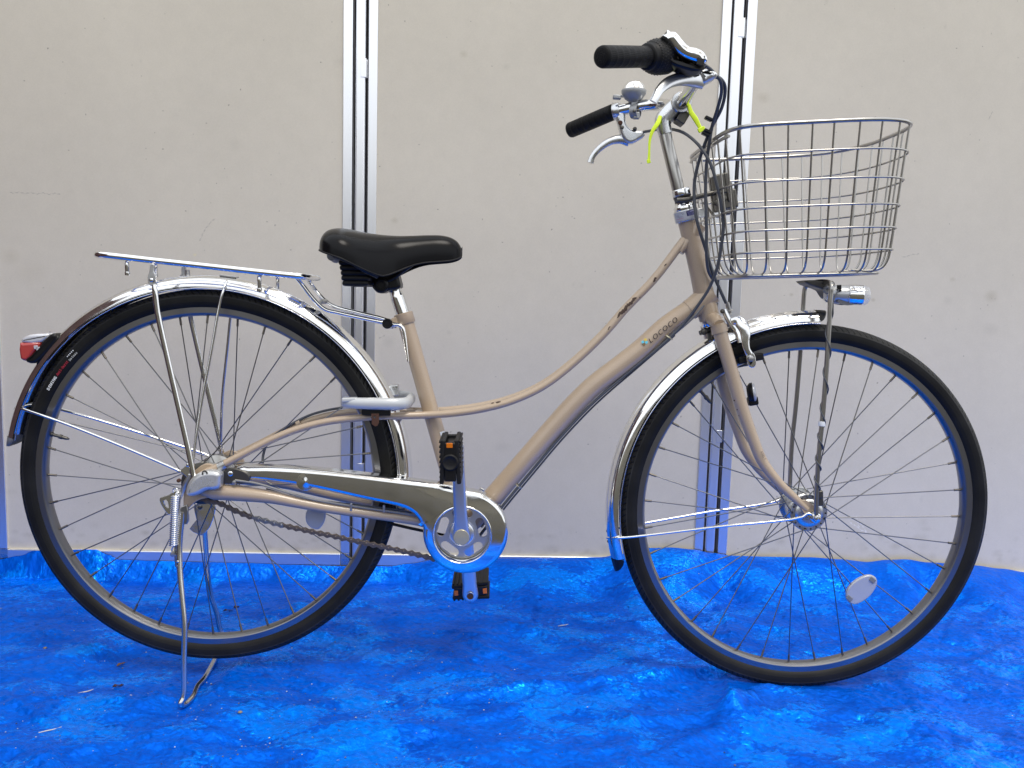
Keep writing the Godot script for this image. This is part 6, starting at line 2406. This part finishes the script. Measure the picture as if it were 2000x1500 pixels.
# ---------------------------------------------------------------- cables
func make_cables() -> void:
	for q in [
		["front_brake_cable", [1394, 150, 0.122, 1406, 153, 0.115, 1415, 165, 0.105, 1416, 182, 0.095, 1409, 212, 0.08, 1393, 243, 0.06, 1380, 272, 0.05, 1366, 312, 0.036, 1357, 350, 0.03, 1356, 390, 0.03, 1361, 430, 0.034, 1376, 480, 0.03, 1393, 535, 0.022, 1408, 570, 0.018, 1418, 592, 0.0155], 0.0029, "cable_grey"],
		["shift_cable", [1376, 127, 0.15, 1388, 136, 0.138, 1399, 148, 0.125, 1407, 158, 0.115, 1409, 180, 0.1, 1402, 210, 0.084, 1391, 246, 0.064, 1386, 275, 0.056, 1380, 320, 0.046, 1378, 380, 0.042, 1380, 440, 0.042, 1380, 500, 0.036, 1384, 530, 0.026, 1392, 545, 0.016], 0.0029, "cable_grey"],
		["rear_brake_cable", [1256, 258, -0.178, 1272, 255, -0.14, 1290, 252, -0.08, 1315, 253, -0.02, 1340, 262, 0.02, 1366, 285, 0.05, 1387, 318, 0.062, 1400, 360, 0.066, 1409, 400, 0.066, 1413, 440, 0.064, 1409, 480, 0.06, 1400, 525, 0.054, 1385, 563, 0.044, 1362, 598, 0.034, 1336, 632, 0.024, 1312, 656, 0.018, 1290, 676, 0.014, 1246, 712, 0.01, 1160, 785, 0.008, 1096, 852, 0.008, 1040, 918, 0.008, 990, 978, 0.01, 965, 1010, 0.01, 930, 1055, 0.01], 0.0028, "cable_grey"],
		["gear_cable", [1375, 596, 0.018, 1352, 622, 0.016, 1322, 648, 0.012, 1296, 669, 0.008, 1246, 708, -0.002, 1158, 779, -0.004, 1094, 846, -0.004, 1036, 913, -0.004, 986, 972, -0.002, 940, 1030, 0.0], 0.0021, "pale_cable"],
		["lamp_cable", [1318, 655, 0.0, 1250, 714, 0.004, 1164, 789, 0.002, 1099, 857, 0.002, 1044, 922, 0.002, 994, 982, 0.002, 960, 1025, 0.0], 0.0017, "cable_grey"],
		["stay_cable", [668, 796, -0.05, 640, 801, -0.05, 610, 809, -0.05, 585, 820, -0.05, 560, 834, -0.048, 535, 851, -0.044, 522, 866, -0.04, 514, 890, -0.035, 513, 905, -0.03], 0.0024, "cable_grey"],
		["hub_gear_cable", [459, 938, 0.068, 500, 944, 0.064, 545, 957, 0.058, 600, 973, 0.053, 660, 984, 0.048, 720, 993, 0.044, 775, 1001, 0.04, 815, 1008, 0.034, 845, 1016, 0.03], 0.0021, "pale_cable"],
		["hub_brake_cable", [520, 955, 0.03, 580, 972, 0.035, 640, 980, 0.035, 720, 989, 0.032, 800, 1000, 0.026, 850, 1012, 0.02], 0.0019, "cable_grey"],
		["under_cable", [760, 1022, 0.01, 790, 1029, 0.01, 822, 1036, 0.01, 870, 1046, 0.01], 0.0028, "rubber"],
	]:
		var s := Shape.new()
		tube(s, path(q[1]), q[2], 9, 5)
		put(q[0], s, M[q[3]])
	# guides and ties
	for q in [[1306, 659, 0.012, 0.7], [1012, 948, 0.004, 0.9]]:
		var s := Shape.new()
		lathe(s, axis_frame(at(q[0], q[1], q[2]), at(q[0] + 8 * q[3], q[1] - 8, q[2])), [Vector2(0.0062, -0.001), Vector2(0.0084, -0.001), Vector2(0.0084, 0.0012), Vector2(0.0062, 0.0012)], 20)
		put("cable_guide", s, M.brass)
	for q in [[750, 993, 0.042], [686, 990, 0.046]]:
		var s := Shape.new()
		rbox(s, Transform3D(Basis.IDENTITY, at(q[0], q[1], q[2])), Vector3(0.004, 0.013, 0.007), 0.001)
		put("cable_clip", s, M.zinc)
	var s3 := Shape.new()
	lathe(s3, axis_frame(at(580, 829, -0.05), at(590, 824, -0.05)), [Vector2(0.002, 0), Vector2(0.0062, 0), Vector2(0.0062, 0.008), Vector2(0.002, 0.008)], 14)
	put("cable_clip", s3, M.paint)
	for q in [[1384, 232, 0.066], [1382, 257, 0.058], [1378, 262, 0.056]]:
		var s := Shape.new()
		rbox(s, Transform3D(Basis(Vector3.BACK, -0.4), at(q[0], q[1], q[2])), Vector3(0.014, 0.006, 0.01), 0.002)
		put("cable_tie", s, M.black_plastic)


# ---------------------------------------------------------------- lettering
func letters(called: String, text: String, size: float, xf: Transform3D, m: Material, parent: Node, bold := true, face := "Droid Sans") -> void:
	var tm := TextMesh.new()
	var font := SystemFont.new()
	font.font_names = PackedStringArray([face])
	font.font_weight = 700 if bold else 400
	tm.font = font
	tm.text = text
	tm.font_size = 48
	tm.pixel_size = size / (48.0 * 0.714)                      # size = height of the capitals
	tm.depth = 0.0003
	tm.curve_step = 1.0
	put_mesh(called, tm, xf, m, parent)


func arc_text(called: String, text: String, u0: float, v0: float, u1: float, v1: float, r: float, z: float, size: float, m: Material, parent: Node, bold := true, face := "Droid Sans") -> void:
	var a0 := wheel_angle(REAR, u0, v0)
	var a1 := wheel_angle(REAR, u1, v1)
	for i in text.length():
		var a := lerpf(a0, a1, (i + 0.5) / text.length())
		letters(called, text[i], size, Transform3D(Basis(Vector3.BACK, a), on_wheel(REAR, a, r, z)), m, parent, bold, face)


func make_prints() -> void:
	# the model name and its four-dot mark on the down tube
	var a := at(1266, 668.5, 0.0186)
	var b := at(1323, 621.5, 0.0186)
	var ang := atan2(b.y - a.y, b.x - a.x)
	var word := "LOCOCO"
	var frame := bike.get_node("frame")
	for i in word.length():
		var p := a.lerp(b, (i + 0.5) / word.length())
		var bas := Basis(Vector3.BACK, ang) * Basis(Vector3(1.28, 0, 0), Vector3(0.2, 1, 0), Vector3(0, 0, 1))
		letters("letter", word[i], 0.0084, Transform3D(bas, Vector3(p.x, p.y, 0.0189)), M.print_dark, frame, false)
	for q in [[1255.5, 668, "print_cyan"], [1260.5, 663.5, "print_yellow"], [1262.5, 668.5, "print_cyan"], [1257.5, 673, "print_brown"]]:
		var s := Shape.new()
		var p := at(q[0], q[1], 0.0184)
		lathe(s, z_axis(Vector3(p.x, p.y, 0.0186)), [Vector2(0.0027, -0.0004), Vector2(0.0027, 0.0002), Vector2(0, 0.0002)], 12)
		put("logo_dot", s, M[q[2]], frame)
	# tyre markings
	var tyre := bike.get_node("rear_wheel").get_node("tyre")
	arc_text("letter", "DEMING", 101, 758, 119, 733, 0.3205, 0.0181, 0.0049, M.print_white, tyre)
	arc_text("letter", "Anti-burst", 120.5, 730, 143, 704, 0.3205, 0.0181, 0.0047, M.print_red, tyre)
	arc_text("letter", "Deluxe", 144.5, 702, 161, 687, 0.3192, 0.0181, 0.0034, M.print_white, tyre, false, "Droid Serif")
	for k in 5:
		var s := Shape.new()
		var g := wheel_angle(REAR, lerpf(144, 155, k / 4.0), lerpf(696.5, 685.5, k / 4.0))
		lathe(s, z_axis(on_wheel(REAR, g, 0.3262, 0.0181)), [Vector2(0.0011, -0.0003), Vector2(0.0011, 0.0003), Vector2(0, 0.0003)], 8)
		put("star_dot", s, M.print_white, tyre)
	# maker's stamp running down the fork blade
	var fa := at(1486, 879, 0.058)
	var fb := at(1496, 900, 0.058)
	letters("fork_stamp", "STEEL-7", 0.0028, Transform3D(Basis(Vector3.BACK, atan2(fb.y - fa.y, fb.x - fa.x)), (fa + fb) * 0.5), M.print_dark, bike.get_node("fork"), false)


# ---------------------------------------------------------------- things lying on the tarp
func make_small_things() -> void:
	var m := mat("grit", Color(0.2, 0.17, 0.14), 0.9)
	m.vertex_color_use_as_albedo = true
	m.albedo_color = Color.WHITE
	var s := Shape.new()
	var ico := []
	for i in 5:
		var a := TAU * i / 5
		ico.append(Vector3(cos(a), 0.15 * (i % 2), sin(a)))
	for i in 5:
		s.flat(ico[i], ico[(i + 1) % 5], Vector3(0.1, 0.7, -0.1), Vector3.UP + ico[i])
		s.flat(ico[i], ico[(i + 1) % 5], Vector3(0, -0.5, 0), Vector3.DOWN + ico[i])
	var mm := MultiMesh.new()
	mm.transform_format = MultiMesh.TRANSFORM_3D
	mm.use_colors = true
	mm.mesh = s.mesh()
	var n := 1500
	mm.instance_count = n
	var clusters := [Vector2(-0.6, 0.1), Vector2(-0.35, 0.24), Vector2(-0.42, -0.2), Vector2(-0.2, 0.22), Vector2(-0.05, 0.0), Vector2(-0.65, -0.2)]
	var lumps := noise(81, 3.0)
	for i in n:
		var x := rng.randf_range(-1.2, 1.1)
		var z := rng.randf_range(-0.5, 0.42)
		if i % 5 < 3:
			var c: Vector2 = clusters[i % clusters.size()]
			x = c.x + rng.randfn(0.0, 0.13)
			z = clampf(c.y + rng.randfn(0.0, 0.1), -0.5, 0.5)
		elif lumps.get_noise_2d(x, z) < 0.0:
			x -= 0.5
		var r := 0.0006 + 0.0011 * pow(rng.randf(), 3.0)
		mm.set_instance_transform(i, Transform3D(Basis(Vector3.UP, rng.randf() * TAU).scaled(Vector3(r, r * rng.randf_range(0.5, 1.0), r * rng.randf_range(0.6, 1.3))), Vector3(x, tarp_y(x, z) + r * 0.3, z)))
		var t := rng.randf()
		var col := Color(0.035, 0.03, 0.028) if t < 0.45 else (Color(0.15, 0.12, 0.09) if t < 0.75 else Color(0.5, 0.5, 0.48))
		mm.set_instance_color(i, col)
	var grit := MultiMeshInstance3D.new()
	grit.name = "grit"
	grit.multimesh = mm
	grit.material_override = m
	add_child(grit)
	grit.set_meta("kind", "stuff")
	tag(grit, "fine sand and grit scattered over the blue tarp", "grit")
	# a few bits one could pick up
	var leaf := mat("dead_leaf", Color(0.13, 0.065, 0.03), 0.9)
	var dark_leaf := mat("dark_leaf", Color(0.05, 0.02, 0.018), 0.9)
	var stone := mat("pale_stone", Color(0.27, 0.22, 0.15), 0.9)
	var straw := mat("pale_straw", Color(0.55, 0.53, 0.45), 0.8)
	for q in [
		[236, 1294, 0.008, 0.9, leaf, "leaf_scrap", "curled brown leaf scrap on the tarp left of the kickstand", "leaf"],
		[446, 1188, 0.011, 0.1, dark_leaf, "leaf_scrap", "dark red leaf scrap on the tarp seen through the rear wheel", "leaf"],
		[462, 1183, 0.006, 0.3, dark_leaf, "leaf_scrap", "tiny dark red leaf scrap just right of the larger one behind the rear wheel", "leaf"],
		[231, 1338, 0.009, 0.3, dark_leaf, "leaf_scrap", "dark shredded leaf scrap on the tarp below the brown curled one", "leaf"],
		[165, 1352, 0.014, 0.5, straw, "straw", "short pale straw on the tarp at the lower left, below the rear tyre", "straw"],
		[98, 1428, 0.016, 0.45, straw, "straw", "long pale straw lying on the tarp near the picture's lower left corner", "straw"],
		[1100, 1222, 0.012, 0.25, straw, "straw", "thin straw on the tarp between the pedals and the front wheel", "straw"],
		[469, 1402, 0.0045, 0.2, stone, "pebble", "tan pebble on the tarp right of the kickstand's foot", "pebble"],
		[88, 1267, 0.0042, 0.6, stone, "pebble", "small tan pebble on the tarp under the left edge of the rear tyre", "pebble"],
	]:
		var g := ground(q[0], q[1], 0.006)
		g.y = tarp_y(g.x, g.z)
		var o := Shape.new()
		var L: float = q[2]
		var base := Transform3D(Basis(Vector3.UP, q[3]), Vector3(0, 0.0012, 0))
		if q[5] == "pebble":
			lathe(o, base * Transform3D(Basis.from_scale(Vector3(1.2, 0.7, 0.85)), Vector3.ZERO), [Vector2(0, -L * 0.6), Vector2(L * 0.55, -L * 0.42), Vector2(L * 0.8, 0), Vector2(L * 0.5, L * 0.5), Vector2(L * 0.15, L * 0.62), Vector2(0, L * 0.62)], 7, 0, TAU, 0.9)
		elif q[5] == "straw":
			tube(o, [base * Vector3(-L, 0, 0), base * Vector3(-L * 0.3, 0.0012, L * 0.06), base * Vector3(L * 0.4, 0.001, 0), base * Vector3(L, 0.002, -L * 0.1)], [0.0006, 0.0009, 0.0008, 0.0004], 6, 4)
		else:
			tube(o, [base * Vector3(-L, 0.001, 0), base * Vector3(-L * 0.4, 0.004, L * 0.2), base * Vector3(L * 0.3, 0.002, -L * 0.1), base * Vector3(L, 0.003, L * 0.1)], [0.0008, 0.0034, 0.003, 0.0008], 8, 4, false, 0.3, Vector3.RIGHT)
		var node := put(q[5], o, q[4], self)
		node.position = g
		tag(node, q[6], q[7])
